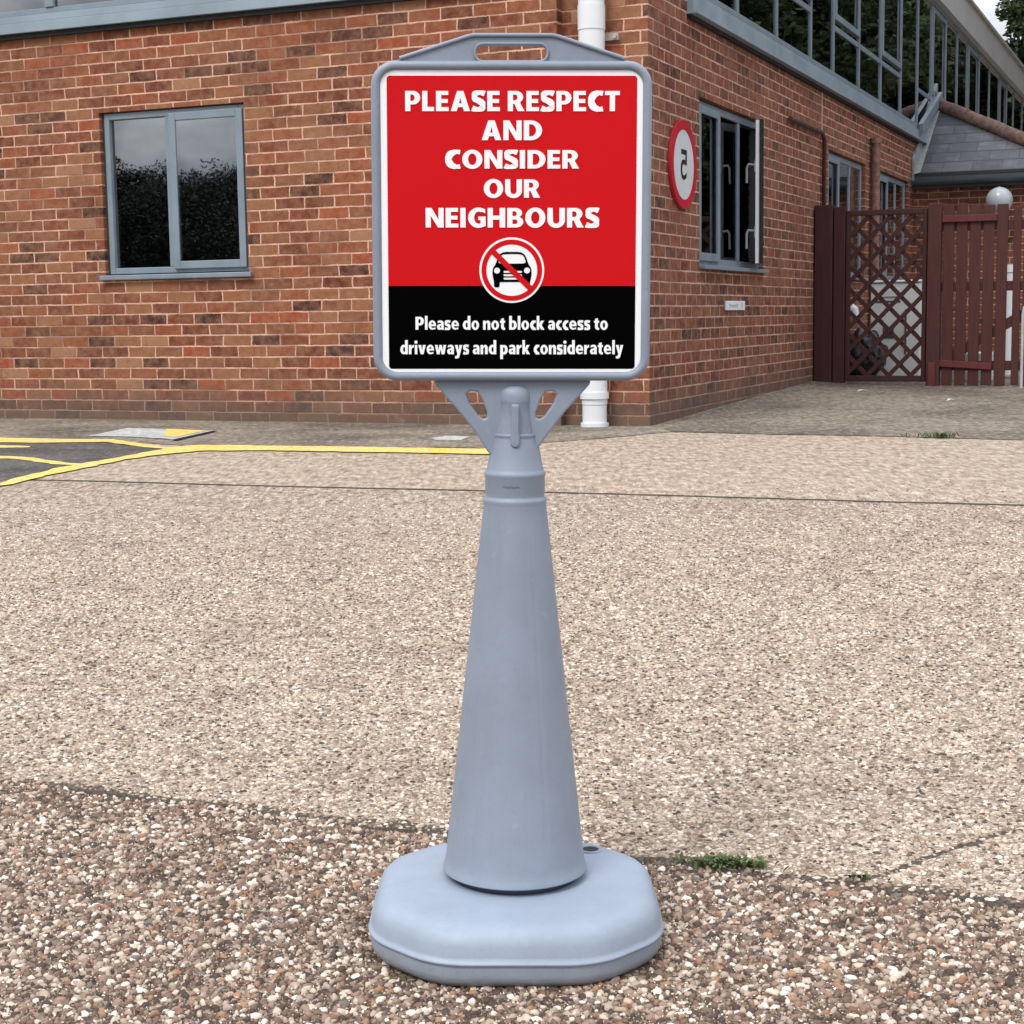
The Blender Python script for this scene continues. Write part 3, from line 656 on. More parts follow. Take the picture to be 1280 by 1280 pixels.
# ------------------------------------------------------------------ slate-roofed annex
SE, TE = 9.46, 1.78
ann = empty('brick_annex', W(0, SE), -AZ); tag(ann, 'low dark brick annex with hipped slate roof behind the wooden gate', 'building')
OA = (0, SE, 0)
mb = MB(); wall(mb, SE+.12, 't', .002, TE-.12, 0, 2.36, [], -1, .1, uvo=.05); 
wall(mb, TE-.12, 's', SE+.12, 12.4, 0, 2.36, [], 1, .1)
mb.build('wall', BR_B, ann, OA)
def slate():
    m = NT('grey_slate'); uvn = m.n('ShaderNodeUVMap').outputs[0]; u, v, _ = m.sep(uvn)
    dn = m.sep(m.noise(uvn, 6, 3).outputs['Color'])
    u = m.math('ADD', u, m.math('MULTIPLY', m.math('SUBTRACT', dn[0], .5), .03)); v = m.math('ADD', v, m.math('MULTIPLY', m.math('SUBTRACT', dn[1], .5), .016))
    vr = m.math('DIVIDE', v, .23); row = m.math('FLOOR', vr); fr = m.math('FRACT', vr)
    ur = m.math('ADD', m.math('DIVIDE', u, .32), m.math('MULTIPLY', m.math('MODULO', m.math('ADD', row, 50), 2), .5)); cl = m.math('FLOOR', ur); fu = m.math('FRACT', ur)
    w_ = m.n('ShaderNodeTexWhiteNoise', noise_dimensions='2D'); m.l(m.comb(cl, row), w_.inputs['Vector'])
    c = m.ramp(w_.outputs['Value'], [(0,(.030,.034,.042)), (.5,(.043,.048,.057)), (1,(.066,.072,.082))])
    c = m.mix(m.ramp(m.noise(uvn, 5, 6, .7).outputs['Fac'], [(.5,0.0),(.75,.5)]), c, (.20,.20,.195))
    edge = m.math('MAXIMUM', m.math('LESS_THAN', fr, .09), m.math('MULTIPLY', m.math('LESS_THAN', fu, .035), .8))
    c = m.mix(edge, c, (.02,.02,.022)); m.set(Base_Color=c, Roughness=.55)
    m.set(Normal=m.bump(m.math('ADD', m.math('SUBTRACT', 1, fr), m.math('MULTIPLY', w_.outputs['Value'], .4)), .6, .012)); return m.m
SLATE = slate()
ZE, ZA, SA = 2.385, 3.33, 10.95
mb = MB(); kk = (ZA-ZE)/(SA-SE); TA = .02
fl = math.hypot(SA-SE, ZA-ZE)
mb.face([(.001,SE-.02,ZE), (TE+.02,SE-.02,ZE), (TA,SA,ZA), (.001,SA,ZA)], [(0,0),(TE,0),(TA,fl),(0,fl)])
mb.face([(TE+.02,SE-.02,ZE), (TE+.02,2*SA-SE,ZE), (TA,SA,ZA)], [(0,0),(2*(SA-SE),0),(SA-SE,fl)])
mb.face([(TE+.02,SE-.02,ZE-.03), (.001,SE-.02,ZE-.03), (.001,SA,ZA-.03), (TA,SA,ZA-.03)])
mb.face([(.001,SE-.02,ZE-.03), (TE+.02,SE-.02,ZE-.03), (TE+.02,SE-.02,ZE), (.001,SE-.02,ZE)])
rf = mb.build('roof', SLATE, ann, OA)
mb = MB(); a = Vector((.0,SA-.02,ZA+.0)); b = Vector((TE+.04,SE-.04,ZE+.02)); nt_ = 8
for i in range(nt_):
    p0 = a.lerp(b, i/nt_); p1 = a.lerp(b, (i+1.06)/nt_); mb.tube([p0+Vector((0,0,.006*(i%2))), p1+Vector((0,0,.006*(i%2)))], .085, 12)
mb.build('hip_tiles', simple('mossy_terracotta_hip', (.115,.068,.055), .85, .5, 16, .6, 40), rf, OA)
# lead abutment flashing against the side wall
mb = MB(); 
mb.face([(.004,SE-.06,ZE-.02), (.10,SE-.03,ZE+.012), (.10,SA-.15,ZA-.08), (.004,SA,ZA+.015)])
mb.mesh([(.006,SE-.06,ZE-.10), (.006,SE-.06,ZE+.17), (.006,SA+.1,ZA+.25), (.006,SA+.1,ZA-.05), (.030,SE-.06,ZE-.10), (.030,SE-.06,ZE+.17), (.030,SA+.1,ZA+.25), (.030,SA+.1,ZA-.05)], [(4,5,6,7),(0,3,2,1),(0,1,5,4),(1,2,6,5)])
mb.build('flashing', LEAD, ann, OA)
# upstand that closes the ribbon glazing above the annex roof
mb = MB(); mb.bar((.065,9.62,2.90), (.065,11.05,3.42), .05, .11); mb.build('upstand', FRAME, ann, OA)
mb = MB()
npr = 8; P_ = []
for k in range(npr+1):
    aa = math.pi + math.pi*k/npr; P_.append((SE-.07+.055*math.cos(aa), 2.30+.055*math.sin(aa)))
for (y0_, z0_), (y1_, z1_) in zip(P_[:-1], P_[1:]): mb.face([(0.01,y0_,z0_), (TE+.08,y0_,z0_), (TE+.08,y1_,z1_), (0.01,y1_,z1_)], smooth=True)
mb.box(.01, TE+.08, SE-.012, SE+.115, 2.215, 2.355)
mb.build('gutter', simple('dark_blue_grey_gutter', (.055,.068,.082), .5), ann, OA, )

# ------------------------------------------------------------------ wooden screen and gate
def wood(name, a, b, s=1):
    m = NT(name); tcn = m.n('ShaderNodeTexCoord').outputs['Object']; mp_ = m.n('ShaderNodeMapping'); mp_.inputs['Scale'].default_value = (14, 14, 1.3); m.l(tcn, mp_.inputs[0])
    c = m.mix(m.ramp(m.noise(mp_.outputs[0], 2.5, 6, .65).outputs['Fac'], [(.3,0.0),(.7,1.0)]), a, b)
    c = m.mix(m.ramp(m.noise(tcn, 1.7, 5).outputs['Fac'], [(.5,0.0),(.75,.5)]), c, (.055,.026,.020))
    m.set(Base_Color=c, Roughness=.7, Normal=m.bump(m.noise(mp_.outputs[0], 6, 4).outputs['Fac'], .3, .003)); return m.m
WD = wood('dark_red_brown_stain', (.032,.006,.006), (.058,.011,.009)); WG = wood('red_brown_stain', (.052,.011,.008), (.084,.020,.014)); WR = wood('bright_red_stain', (.10,.014,.016), (.14,.025,.026))
SF = 4.55
def site_thing(name, t, s, z, *a, **k):
    e = empty(name, W(t, s, z), -AZ); tag(e, *a, **k); return e
def zg(t, s=SF): return gzl(t, s)
e = site_thing('fence_post', .09, SF, zg(.09), 'thick dark red post touching the side wall left of the trellis', 'post', 'gate posts'); O = (.09,SF,zg(.09))
MB().box(.012, .165, SF-.07, SF+.03, zg(.09)-.05, 1.755).build('post', WD, e, O, .006)
MB().box(.172, .270, SF-.05, SF+.03, zg(.2)-.05, 1.735).build('side_board', WD, e, O, .005)
# trellis
T0, T1, Z0, Z1 = .275, .955, .245, 1.70
e = site_thing('trellis_panel', .6, SF, Z0, 'dark red-brown diamond lattice panel between two wooden posts', 'trellis'); O = (.6,SF,Z0)
mb = MB(); mb.box(T0, T0+.035, SF-.03, SF+.02, Z0, Z1); mb.box(T1-.035, T1, SF-.03, SF+.02, Z0, Z1); mb.box(T0+.035, T1-.035, SF-.031, SF+.021, Z1-.045, Z1); mb.box(T0+.035, T1-.035, SF-.031, SF+.021, Z0, Z0+.05)
mb.build('frame', WD, e, O, .004)
mb = MB(); hw = .0925; hh_ = .0965; y_f = (SF-.018, SF-.004)
for side in (1, -1):
    for k in range(-14, 24):
        # lines z = Z0 + side*(hh/hw)*(t - tk)
        tk = T0 + k*2*hw; sl = side*hh_/hw; pts = []
        for tt in (T0+.03, T1-.03):
            z = Z0+.05 + sl*(tt-tk); pts.append((tt, z))
        (ta, za), (tb, zb) = pts; lo, hi = Z0+.02, Z1-.02
        def clip(ta, za, tb, zb):
            if za > zb: ta, za, tb, zb = tb, zb, ta, za
            if zb < lo or za > hi: return None
            if za < lo: r = (lo-za)/(zb-za); ta += (tb-ta)*r; za = lo
            if zb > hi: r = (hi-za)/(zb-za); tb = ta+(tb-ta)*r; zb = hi
            return ta, za, tb, zb
        c_ = clip(ta, za, tb, zb)
        if c_ and abs(c_[3]-c_[1]) > .02:
            y = SF-.012 if side == 1 else SF+.004
            mb.bar((c_[0],y,c_[1]), (c_[2],y,c_[3]), .012, .036, up=(Vector((c_[2]-c_[0],0,c_[3]-c_[1])).cross(Vector((0,1,0)))))
mb.build('lattice', WD, e, O)
e = site_thing('gate_post', 1.01, SF, zg(1.0), 'broad brown post between the trellis and the slatted gate', 'post', 'gate posts'); O = (1.01,SF,zg(1.0))
MB().box(.965, 1.075, SF-.06, SF+.05, zg(1.0)-.05, 1.735).build('post', WG, e, O, .006)
MB().box(.985, 1.045, SF-.085, SF-.062, zg(1.0), zg(1.0)+.20).build('stop_block', WR, e, O, .004)
# gate
e = site_thing('wooden_gate', 1.09, SF, .24, 'red-brown close-boarded gate with narrow gaps and faded red rails', 'gate'); O = (1.09,SF,.24)
pitch_ = .108; n_b = 19
for i in range(n_b):
    t = 1.088+i*pitch_ + (.026 if i == 5 else 0); w_s = .088-(.026 if i == 5 else 0)
    MB().box(t, t+w_s, SF-.022+.002*(i%2), SF-.002, .215+.004*math.sin(i*3), 1.725-.006*i+.010*math.sin(i*2.1)).build('slat', WG, e, O, .003)
mb = MB(); mb.box(1.06, 1.088+n_b*pitch_-.02, SF, SF+.04, 1.00, 1.08); mb.bar((1.1,SF+.02,.42), (2.1,SF+.02,1.02), .03, .08); mb.bar((2.2,SF+.02,.42), (3.1,SF+.02,1.02), .03, .08)
mb.box(1.06, 1.088+n_b*pitch_-.02, SF, SF+.04, 1.50, 1.58); mb.box(1.06, 1.088+n_b*pitch_-.02, SF, SF+.04, .34, .42); mb.build('back_rail', WG, e, O, .003)
MB().box(1.08, 1.52, SF-.045, SF-.023, 1.575, 1.63).build('strap_rail', WR, e, O, .003)
mb = MB(); mb.bar((1.02,SF-.038,.405), (1.50,SF-.034,.375), .018, .055); mb.build('strap_rail', WR, e, O, .003)
gd = site_thing('gate_post', 3.22, SF, .2, 'far post closing the slatted gate at the right end', 'post', 'gate posts')
MB().box(3.16, 3.28, SF-.06, SF+.05, .12, 1.75).build('post', WG, gd, (3.22,SF,.2), .006)

# things behind the screen
WHT = simple('white_enamel', (.70,.72,.72), .4, .06, 4)
e = site_thing('utility_cabinet', .5, 5.75, .30, 'white metal appliance cabinet standing behind the lattice', 'cabinet'); O = (.5,5.75,.30)
zc0 = gzl(.5,5.75)+.01
mb = MB(); mb.box(.285, .735, 5.60, 6.05, zc0, 1.10); mb.box(.275, .745, 5.585, 6.06, 1.102, 1.125)
mb.build('body', WHT, e, O, .010)
MB().box(.33, .56, 5.588, 5.598, .975, 1.05).build('drawer', WHT, e, O, .003)
mb = MB(); mb.box(.60, .615, 5.565, 5.598, .45, .86); mb.box(.33, .56, 5.592, 5.5995, .925, .94); mb.box(.40, .50, 5.590, 5.5995, .60, .70); mb.build('trim', simple('grey_trim', (.06,.06,.065), .5), e, O, .003)
e = site_thing('refuse_sack', .22, 5.3, .25, 'black refuse sack slumped behind the lower left of the lattice', 'refuse sack')
bm = bmesh.new(); bmesh.ops.create_icosphere(bm, subdivisions=4, radius=1)
zs = gzl(.3,5.25)
for v in bm.verts:
    n_ = mnoise.fractal(v.co*2.2, 1, 2, 4); r_ = 1+.22*n_; v.co = Vector((v.co.x*.20*r_, v.co.y*.17*r_, max(-.2, v.co.z*.24*r_)+.2))
me = bpy.data.meshes.new('sack'); bm.to_mesh(me); bm.free(); me.materials.append(simple('black_polythene', (.012,.012,.013), .3, .3, 8, .5, 14))
o = bpy.data.objects.new('sack', me); COL.objects.link(o); o.parent = e; o.location = (.06,0,zs-.25)
for f_ in me.polygons: f_.use_smooth = True
e = site_thing('wall_vent', 0.02, 5.3, .85, 'small white vent outlet low on the brick behind the lattice', 'vent')
mb = MB(); mb.tube([(.0,5.45,.90), (.11,5.45,.90), (.16,5.45,.86), (.17,5.45,.79)], .045, 14); mb.build('outlet', PVC, e, (.02,5.3,.85))
e = site_thing('white_waste_pipe', 1.62, 7.6, .3, 'white upright waste pipe showing through the widest gap of the gate', 'pipe')
mb = MB(); mb.tube([(1.478,6.0,.25), (1.478,6.0,1.20)], .045, 14); mb.tube([(1.478,6.0,1.18), (1.478,6.0,1.25)], .052, 14); mb.build('pipe', PVC, e, (1.62,7.6,.3))
MB().box(1.02, 1.40, 5.2, 5.5, gzl(1.2,5.3), .47).build('pale_foot_block', WHT, e, (1.62,7.6,.3), .01)
e = site_thing('hand_rail', 1.80, 5.0, .25, 'pale tubular rail with a rounded corner at the right edge behind the gate', 'rail')
zr = gzl(1.9,4.35)
mb = MB(); mb.tube([(1.765,4.30,zr), (1.765,4.30,.80), (1.775,4.30,.86), (1.81,4.30,.89), (2.4,4.30,.89), (2.44,4.30,.86), (2.45,4.30,.80), (2.45,4.30,zr)], .012, 10); mb.build('rail', simple('pale_steel', (.5,.5,.5), .4), e, (1.80,5.0,.25))
# globe light on the annex wall
e = site_thing('wall_lamp', .98, SE+.10, 2.02, 'round white globe lamp on a short arm under the annex gutter', 'lamp'); O = (.98,SE+.10,2.02)
GL = NT('opal_globe'); GL.set(Base_Color=(.40,.44,.47), Roughness=.25)
mb = MB(); prof = [(.002,-.15)]+[(.145*math.sin(a_k), -.145*math.cos(a_k)) for a_k in [math.pi*k/18 for k in range(1,18)]]+[(.002,.15)]
mb.lathe(prof, 32, (.98,SE-.16,2.04)); mb.build('globe', GL.m, e, O)
mb = MB(); mb.tube([(.98,SE+.11,1.84), (.98,SE-.14,1.84), (.98,SE-.155,1.90)], .022, 12); mb.lathe([(.002,-.03),(.05,-.03),(.055,.02),(.002,.02)], 24, (.98,SE-.16,1.90)); mb.build('arm', PVC, e, O)
mb = MB(); mb.box(.93, 1.03, SE+.09, SE+.118, 1.78, 1.90); mb.build('back_plate', PVC, e, O, .003)

# ------------------------------------------------------------------ lettering
def dedup(L_):
    o = []
    for q in L_:
        if not o or (abs(q[0]-o[-1][0])+abs(q[1]-o[-1][1])) > 1e-6: o.append(q)
    if (abs(o[0][0]-o[-1][0])+abs(o[0][1]-o[-1][1])) < 1e-6: o.pop()
    return o
def earc(cx_, cy_, rx, ry, a0, a1, n=14):
    return [(cx_+rx*math.cos(R_(a0+(a1-a0)*k/n)), cy_+ry*math.sin(R_(a0+(a1-a0)*k/n))) for k in range(n+1)]
def band(pts, ws):
    """polygon of varying width along a centre line"""
    m = len(pts); l = []; r = []
    for i in range(m):
        a = pts[max(i-1,0)]; b = pts[min(i+1,m-1)]; dx, dy = b[0]-a[0], b[1]-a[1]; q = math.hypot(dx, dy) or 1
        w = ws[0]+(ws[1]-ws[0])*abs(math.sin(math.atan2(dx, -dy))) if isinstance(ws, tuple) else ws   # thin on horizontals, thick on verticals
        w = (ws[0]*abs(dx/q)+ws[1]*abs(dy/q)) if isinstance(ws, tuple) else ws
        nx_, ny_ = -dy/q*w/2, dx/q*w/2; l.append((pts[i][0]+nx_, pts[i][1]+ny_)); r.append((pts[i][0]-nx_, pts[i][1]-ny_))
    return ('strip', l, r)
def spline(P, n=7):
    out = []; Q = [P[0]]+P+[P[-1]]
    for i in range(1, len(Q)-2):
        for k in range(n):
            t = k/n; a, b, c, d = Q[i-1], Q[i], Q[i+1], Q[i+2]
            out.append(tuple(.5*((2*b[j])+(-a[j]+c[j])*t+(2*a[j]-5*b[j]+4*c[j]-d[j])*t*t+(-a[j]+3*b[j]-3*c[j]+d[j])*t**3) for j in (0,1)))
    out.append(P[-1]); return out
def rc(x0, y0, x1, y1): return ([(x0,y0),(x1,y0),(x1,y1),(x0,y1)], [])
def bowl(x0, y0, y1, w, hw, vw, xs_=None):      # D-like bowl attached to a stem at x0
    h = (y1-y0)/2; rx = min(h, w*.62); o = [(x0,y0),(w-rx,y0)]+earc(w-rx,y0+h,rx,h,-90,90)+[(x0,y1)]
    hx0 = xs_ if xs_ is not None else x0; i_ = [(hx0,y0+hw),(w-rx,y0+hw)]+earc(w-rx,y0+h,rx-vw,h-hw,-90,90)+[(hx0,y1-hw)]
    return (o, [i_])
SV, SHZ = .238, .182
def S_(w, h, hw, vw):
    t = hw/2; c = spline([(w-.035*w,h-t-.035*h),(w*.76,h-t+.005),(w*.52,h-t+.015),(w*.27,h-t-.035*h),(vw*.47,h*.735),(w*.27,h*.60),(w*.52,h*.51),(w*.75,h*.405),(w-vw*.47,h*.27),(w*.74,t+.035*h),(w*.46,t-.015),(w*.24,t-.005),(.02*w,t+.045*h)], 5)
    return (band(c, (hw,vw*.92)), [])
def glyphs():
    g = {}
    v, h = SV, SHZ
    g['P'] = (.69, [([(0,0),(v,0),(v,.33),(.38,.33)]+earc(.36,.665,.33,.335,-90,90)+[(0,1)], [[(v,.505),(.34,.505)]+earc(.34,.665,.095,.155,-90,90)+[(v,.82)]])])
    g['R'] = (.76, [([(0,0),(v,0),(v,.36),(.31,.36),(.46,0),(.77,0),(.575,.385)]+earc(.37,.70,.335,.30,-50,90)+[(0,1)], [[(v,.54),(.34,.54)]+earc(.34,.68,.10,.14,-90,90)+[(v,.82)]])])
    g['B'] = (.73, [([(0,0),(.40,0)]+earc(.40,.285,.335,.285,-90,62)+earc(.36,.745,.32,.255,-45,90)+[(0,1)], [[(v,.175),(.37,.175)]+earc(.37,.29,.10,.115,-90,90)+[(v,.405)], [(v,.585),(.34,.585)]+earc(.34,.705,.09,.12,-90,90)+[(v,.825)]])])
    g['L'] = (.54, [([(0,0),(.54,0),(.54,.21),(v,.21),(v,1),(0,1)], [])])
    g['E'] = (.58, [([(0,0),(.58,0),(.58,.20),(v,.20),(v,.405),(.54,.405),(.54,.60),(v,.60),(v,.80),(.565,.80),(.565,1),(0,1)], [])])
    g['A'] = (.88, [([(0,0),(.27,0),(.33,.20),(.55,.20),(.61,0),(.88,0),(.585,1),(.295,1)], [[(.38,.385),(.50,.385),(.44,.68)]])])
    g['T'] = (.68, [([(.34-v/2,0),(.34+v/2,0),(.34+v/2,.795),(.68,.795),(.68,1),(0,1),(0,.795),(.34-v/2,.795)], [])])
    g['N'] = (.82, [([(0,0),(.235,0),(.235,.60),(.56,0),(.82,0),(.82,1),(.585,1),(.585,.40),(.27,1),(0,1)], [])])
    g['H'] = (.80, [([(0,0),(v,0),(v,.395),(.545,.395),(.545,0),(.80,0),(.80,1),(.545,1),(.545,.605),(v,.605),(v,1),(0,1)], [])])
    g['I'] = (.26, [rc(0,0,v,1)])
    g['D'] = (.82, [bowl(0,0,1,.82,.195,.27,v)])
    g['O'] = (.92, [(earc(.46,.5,.46,.52,0,360,40)[:-1], [earc(.46,.5,.19,.315,0,360,30)[:-1]])])
    g['C'] = (.68, [(band(spline([(.68,.885),(.56,.90),(.44,.895),(.24,.78),(.14,.50),(.24,.22),(.44,.105),(.56,.10),(.68,.115)]), (.205,.275)), [])])
    g['G'] = (.80, [([(.78,.93)]+earc(.47,.5,.47,.52,66,296,30)+[(.80,.07),(.80,.56),(.46,.56),(.46,.38),(.565,.38),(.565,.205)]+earc(.48,.5,.205,.31,-66,-292,26)+[(.62,.80),(.78,.735)][::1], [])])
    g['U'] = (.80, [([(0,1),(0,.38)]+earc(.40,.38,.40,.40,180,360,20)+[(.80,1),(.545,1),(.545,.37)]+earc(.40,.36,.145,.165,0,-180,14)+[(v,1)], [])])
    g['S'] = (.61, [S_(.61, 1.0, .205, .255)])
    # lower case, x height .70
    x = .70; v = .208; q = .152
    ov = lambda w: (earc(w/2,x/2,w/2,x/2+.018,0,360,32)[:-1], [earc(w/2,x/2,w/2-v,x/2-q+.01,0,360,24)[:-1]])
    g['o'] = (.62, [ov(.62)])
    g['l'] = (v, [rc(0,0,v,1.07)]); g['i'] = (v, [rc(0,0,v,x), (earc(v/2,.92,.135,.125,0,360,18)[:-1], [])])
    g['d'] = (.62, [([(.395,0),(.62,0),(.62,1.07),(.395,1.07),(.395,.665)]+earc(.285,.36,.285,.36,62,298,24)+[(.395,.05)], [[(.395,.22)]+earc(.33,.355,.105,.19,-60,-300,14)+[(.395,.50)]])])
    mir = lambda gl, w: [([(w-a, b) for a, b in o][::-1], [[(w-a, b) for a, b in hh_][::-1] for hh_ in H_]) for o, H_ in gl]
    g['b'] = (.62, mir(g['d'][1], .62))
    g['p'] = (.62, [([(a, x-b) for a, b in o], [[(a, x-b) for a, b in hh_] for hh_ in H_]) for o, H_ in g['b'][1]])
    g['n'] = (.59, [([(0,0),(v,0),(v,.40)]+earc(.30,.40,.075,.145,180,0,8)+[(.365,0),(.59,0),(.59,.45)]+earc(.39,.47,.20,.245,0,95,10)+[(v,.625),(v,x),(0,x)], [])])
    g['r'] = (.40, [([(0,0),(v,0),(v,.34)]+earc(.36,.36,.13,.145,175,100,6)+[(.40,.50),(.41,.71),(.33,.71),(v,.58),(v,x),(0,x)], [])])
    g['c'] = (.46, [(band(spline([(.46,.615),(.38,.63),(.26,.60),(.115,.35),(.26,.10),(.38,.07),(.46,.09)]), (q,v)), [])])
    g['e'] = (.60, [([(.205,.275),(.595,.275),(.60,.38)]+earc(.30,.36,.30,.36,8,298,30)+[(.55,.03),(.55,.185),(.45,.145)]+earc(.36,.27,.16,.14,-60,-176,8), [[(.21,.415),(.40,.415)]+earc(.305,.44,.095,.12,5,175,8)])])
    g['a'] = (.55, [([(.335,0),(.55,0),(.55,.46)]+earc(.31,.47,.24,.25,0,95,10)+[(.16,.705),(.055,.665),(.055,.51),(.18,.555)]+earc(.255,.485,.08,.075,90,10,5)+[(.335,.445),(.20,.425)]+earc(.19,.21,.19,.215,95,275,12)+[(.29,.02),(.335,.075)], [[(.335,.32),(.335,.21)]+earc(.275,.215,.06,.075,0,-250,10)+[(.27,.305)]])])
    g['s'] = (.46, [S_(.46, .71, .155, .20)])
    g['t'] = (.42, [([(.09,.54),(0,.54),(0,x),(.09,x),(.09,.84),(.315,.90),(.315,x),(.42,x),(.42,.54),(.315,.54),(.315,.23)]+earc(.395,.22,.08,.07,180,265,5)+[(.42,.155),(.42,.0),(.34,-.018)]+earc(.30,.20,.21,.21,-90,-180,8), [])])
    g['k'] = (.60, [([(0,0),(v,0),(v,.28),(.36,0),(.62,0),(.40,.37),(.60,x),(.35,x),(v,.46),(v,1.07),(0,1.07)], [])])
    g['v'] = (.60, [([(.19,0),(.42,0),(.61,x),(.375,x),(.305,.26),(.235,x),(0,x)], [])])
    g['w'] = (.92, [([(.15,0),(.375,0),(.46,.40),(.545,0),(.77,0),(.92,x),(.70,x),(.655,.27),(.56,x),(.365,x),(.265,.27),(.22,x),(0,x)], [])])
    g['y'] = (.60, [([(.01,-.31),(.12,-.33)]+earc(.15,-.07,.26,.25,-85,-40,6)+[(.61,x),(.375,x),(.305,.28),(.235,x),(0,x),(.205,.02),(.165,-.09),(.10,-.15),(.01,-.14)], [])])
    return g
GLY = glyphs()
def text_poly(mb, body, x0, x1, zb, cap, y, gap=.092, space=.36):
    """heavy flat lettering in the xz plane spanning x0..x1, baseline zb, cap height cap"""
    tot = 0; pos = []
    for i, ch in enumerate(body):
        if ch == ' ': tot += space-gap; continue
        pos.append((ch, tot)); tot += GLY[ch][0]+gap-(.06 if ch in 'AT' and i+1 < len(body) and body[i+1] in 'TA' else 0)
    tot -= gap; sx = (x1-x0)/tot
    for k, (ch, off) in enumerate(pos):
        for j, (o, H_) in enumerate(GLY[ch][1]):
            if o[0] == 'strip':
                _, l_, r_ = o; g_ = lambda q_: (x0+(off+q_[0])*sx, y-.00025, zb+q_[1]*cap)
                for a_, b_, c_, d_ in zip(l_[:-1], r_[:-1], r_[1:], l_[1:]): mb.face([g_(b_), g_(c_), g_(d_), g_(a_)])
                continue
            f = lambda L_: dedup([(x0+(off+a)*sx, zb+b*cap) for a, b in L_])
            mb.poly_xz(f(o), [f(q_) for q_ in H_], y-.00025, y+.0003)

# round 5 sign on the side wall
e = site_thing('speed_sign', 0, .655, 1.80, 'round red-rimmed white sign with a reversed black 5 on the side wall', 'sign'); O = (0,.655,1.80)
def disc_t(mb, r_out, r_in, ta, tb, n=56, c=(.655,1.80)):
    vs = []
    for t in (ta, tb):
        for r_ in (r_in, r_out):
            for k in range(n): a = 2*math.pi*k/n; vs.append((t, c[0]+r_*math.cos(a), c[1]+r_*math.sin(a)))
    fs = []
    for k in range(n):
        j = (k+1) % n
        fs += [(2*n+k, 3*n+k, 3*n+j, 2*n+j), (n+k, n+j, 3*n+j, 3*n+k), (k, j, n+j, n+k)]
        if r_in > .001: fs.append((k, 2*n+k, 2*n+j, j))
    mb.mesh(vs, fs)
SR, SW, SK = simple('sign_red', (.50,.012,.03), .4, .08), simple('sign_white', (.62,.66,.68), .4, .04), simple('sign_black', (.012,.014,.018), .45, .1)
mb = MB(); disc_t(mb, .280, .222, .004, .024); mb.build('rim', SR, e, O)
mb = MB(); disc_t(mb, .223, .0005, .004, .020); mb.build('face', SW, e, O)
hv = [(-.5,1),(.42,1),(.42,.80),(-.27,.80),(-.27,.56),(-.10,.60),(.10,.60),(.32,.54),(.47,.40),(.52,.20),(.47,.0),(.32,-.16),(.08,-.22),(-.16,-.20),(-.46,-.10),(-.46,.12),(-.22,.0),(0,-.04),(.15,-.01),(.25,.08),(.28,.19),(.24,.31),(.13,.40),(-.03,.42),(-.22,.38),(-.30,.42),(-.50,.36)]
mb = MB(); num = [(-q[0]*.13, (q[1]-.39)*.158) for q in hv]
loops = [[Vector((a,b,0)) for a,b in num]]
mb.mesh([(.0215, .655+a, 1.80+b) for a,b in num], [tuple(t) for t in tessellate_polygon(loops)]); mb.build('digit', SK, e, O)
# small name plate
e = site_thing('name_plate', 0, 1.93, .90, 'small white plate with tiny grey lettering low on the side wall', 'sign'); O = (0,1.93,.90)
MB().box(.003, .018, 1.68, 2.18, .868, .935).build('plate', simple('plate_white', (.80,.82,.85), .4, .03), e, O, .003)
mb = MB(); xx = 1.76
for k, (w_, h_) in enumerate([(.02,.034),(.022,.024),(.016,.022),(.024,.024),(.018,.022),(.022,.024),(.020,.034)]):
    mb.box(.0185, .0192, xx, xx+w_*.45, .886, .886+h_); mb.box(.0185, .0190, xx+w_*.5, xx+w_, .886+h_*.5, .886+h_*.75); xx += w_+.012
mb.box(.0185, .0192, 2.085, 2.10, .886, .920); mb.build('lettering', simple('faded_grey_ink', (.25,.27,.33), .6), e, O)

# ------------------------------------------------------------------ the cone sign
def plastic(name, col):
    m = NT(name); tcn = m.n('ShaderNodeTexCoord').outputs['Object']
    c = m.mix(m.ramp(m.noise(tcn, 7, 6, .6).outputs['Fac'], [(.35,0.0),(.68,1.0)]), col, tuple(v*k for v, k in zip(col, (.84,.84,.83))))
    mp_ = m.n('ShaderNodeMapping'); mp_.inputs['Scale'].default_value = (60, 60, 5); m.l(tcn, mp_.inputs[0])
    c = m.mix(m.ramp(m.noise(mp_.outputs[0], 1, 5, .6).outputs['Fac'], [(.55,0.0),(.75,.28)]), c, tuple(v*.72 for v in col))        # run marks
    c = m.mix(m.ramp(m.noise(tcn, 180, 4, .6).outputs['Fac'], [(.55,0.0),(.72,.35)]), c, tuple(v*.78 for v in col))
    x, y, z = m.sep(tcn); sp = m.math('ADD', z, m.math('MULTIPLY', m.noise(tcn, 22, 5, .7).outputs['Fac'], .05))
    c = m.mix(m.math('MULTIPLY', m.smooth(sp, .062, .022), .5), c, (.20,.17,.14))                                                     # splashed grit at the foot
    sc = m.noise(tcn, 48, 2, .5); c = m.mix(m.ramp(sc.outputs['Fac'], [(.66,0.0),(.80,.22)]), c, (.42,.45,.50))
    m.set(Base_Color=c, Roughness=m.ramp(m.noise(tcn, 14, 5).outputs['Fac'], [(.3,.40),(.7,.58)])); m.b.inputs['Specular IOR Level'].default_value = .45
    m.set(Normal=m.bump(m.math('ADD', m.noise(tcn, 420, 3).outputs['Fac'], m.math('MULTIPLY', m.noise(tcn, 18, 3).outputs['Fac'], 2.2)), .16, .0016)); return m.m
PL = plastic('grey_blue_moulded_plastic', (.270,.312,.385)); PB = plastic('grey_blue_plastic_painted_skylight', (.315,.368,.455))  # PB is the same plastic, coloured paler for sky light on the base
SX, SY = -.0045, 2.178
sg = empty('cone_sign', (SX, SY, gz(SX,SY)), rot=(0, rho, 0))
tag(sg, 'grey-blue plastic cone sign with a red and black parking notice', 'sign')
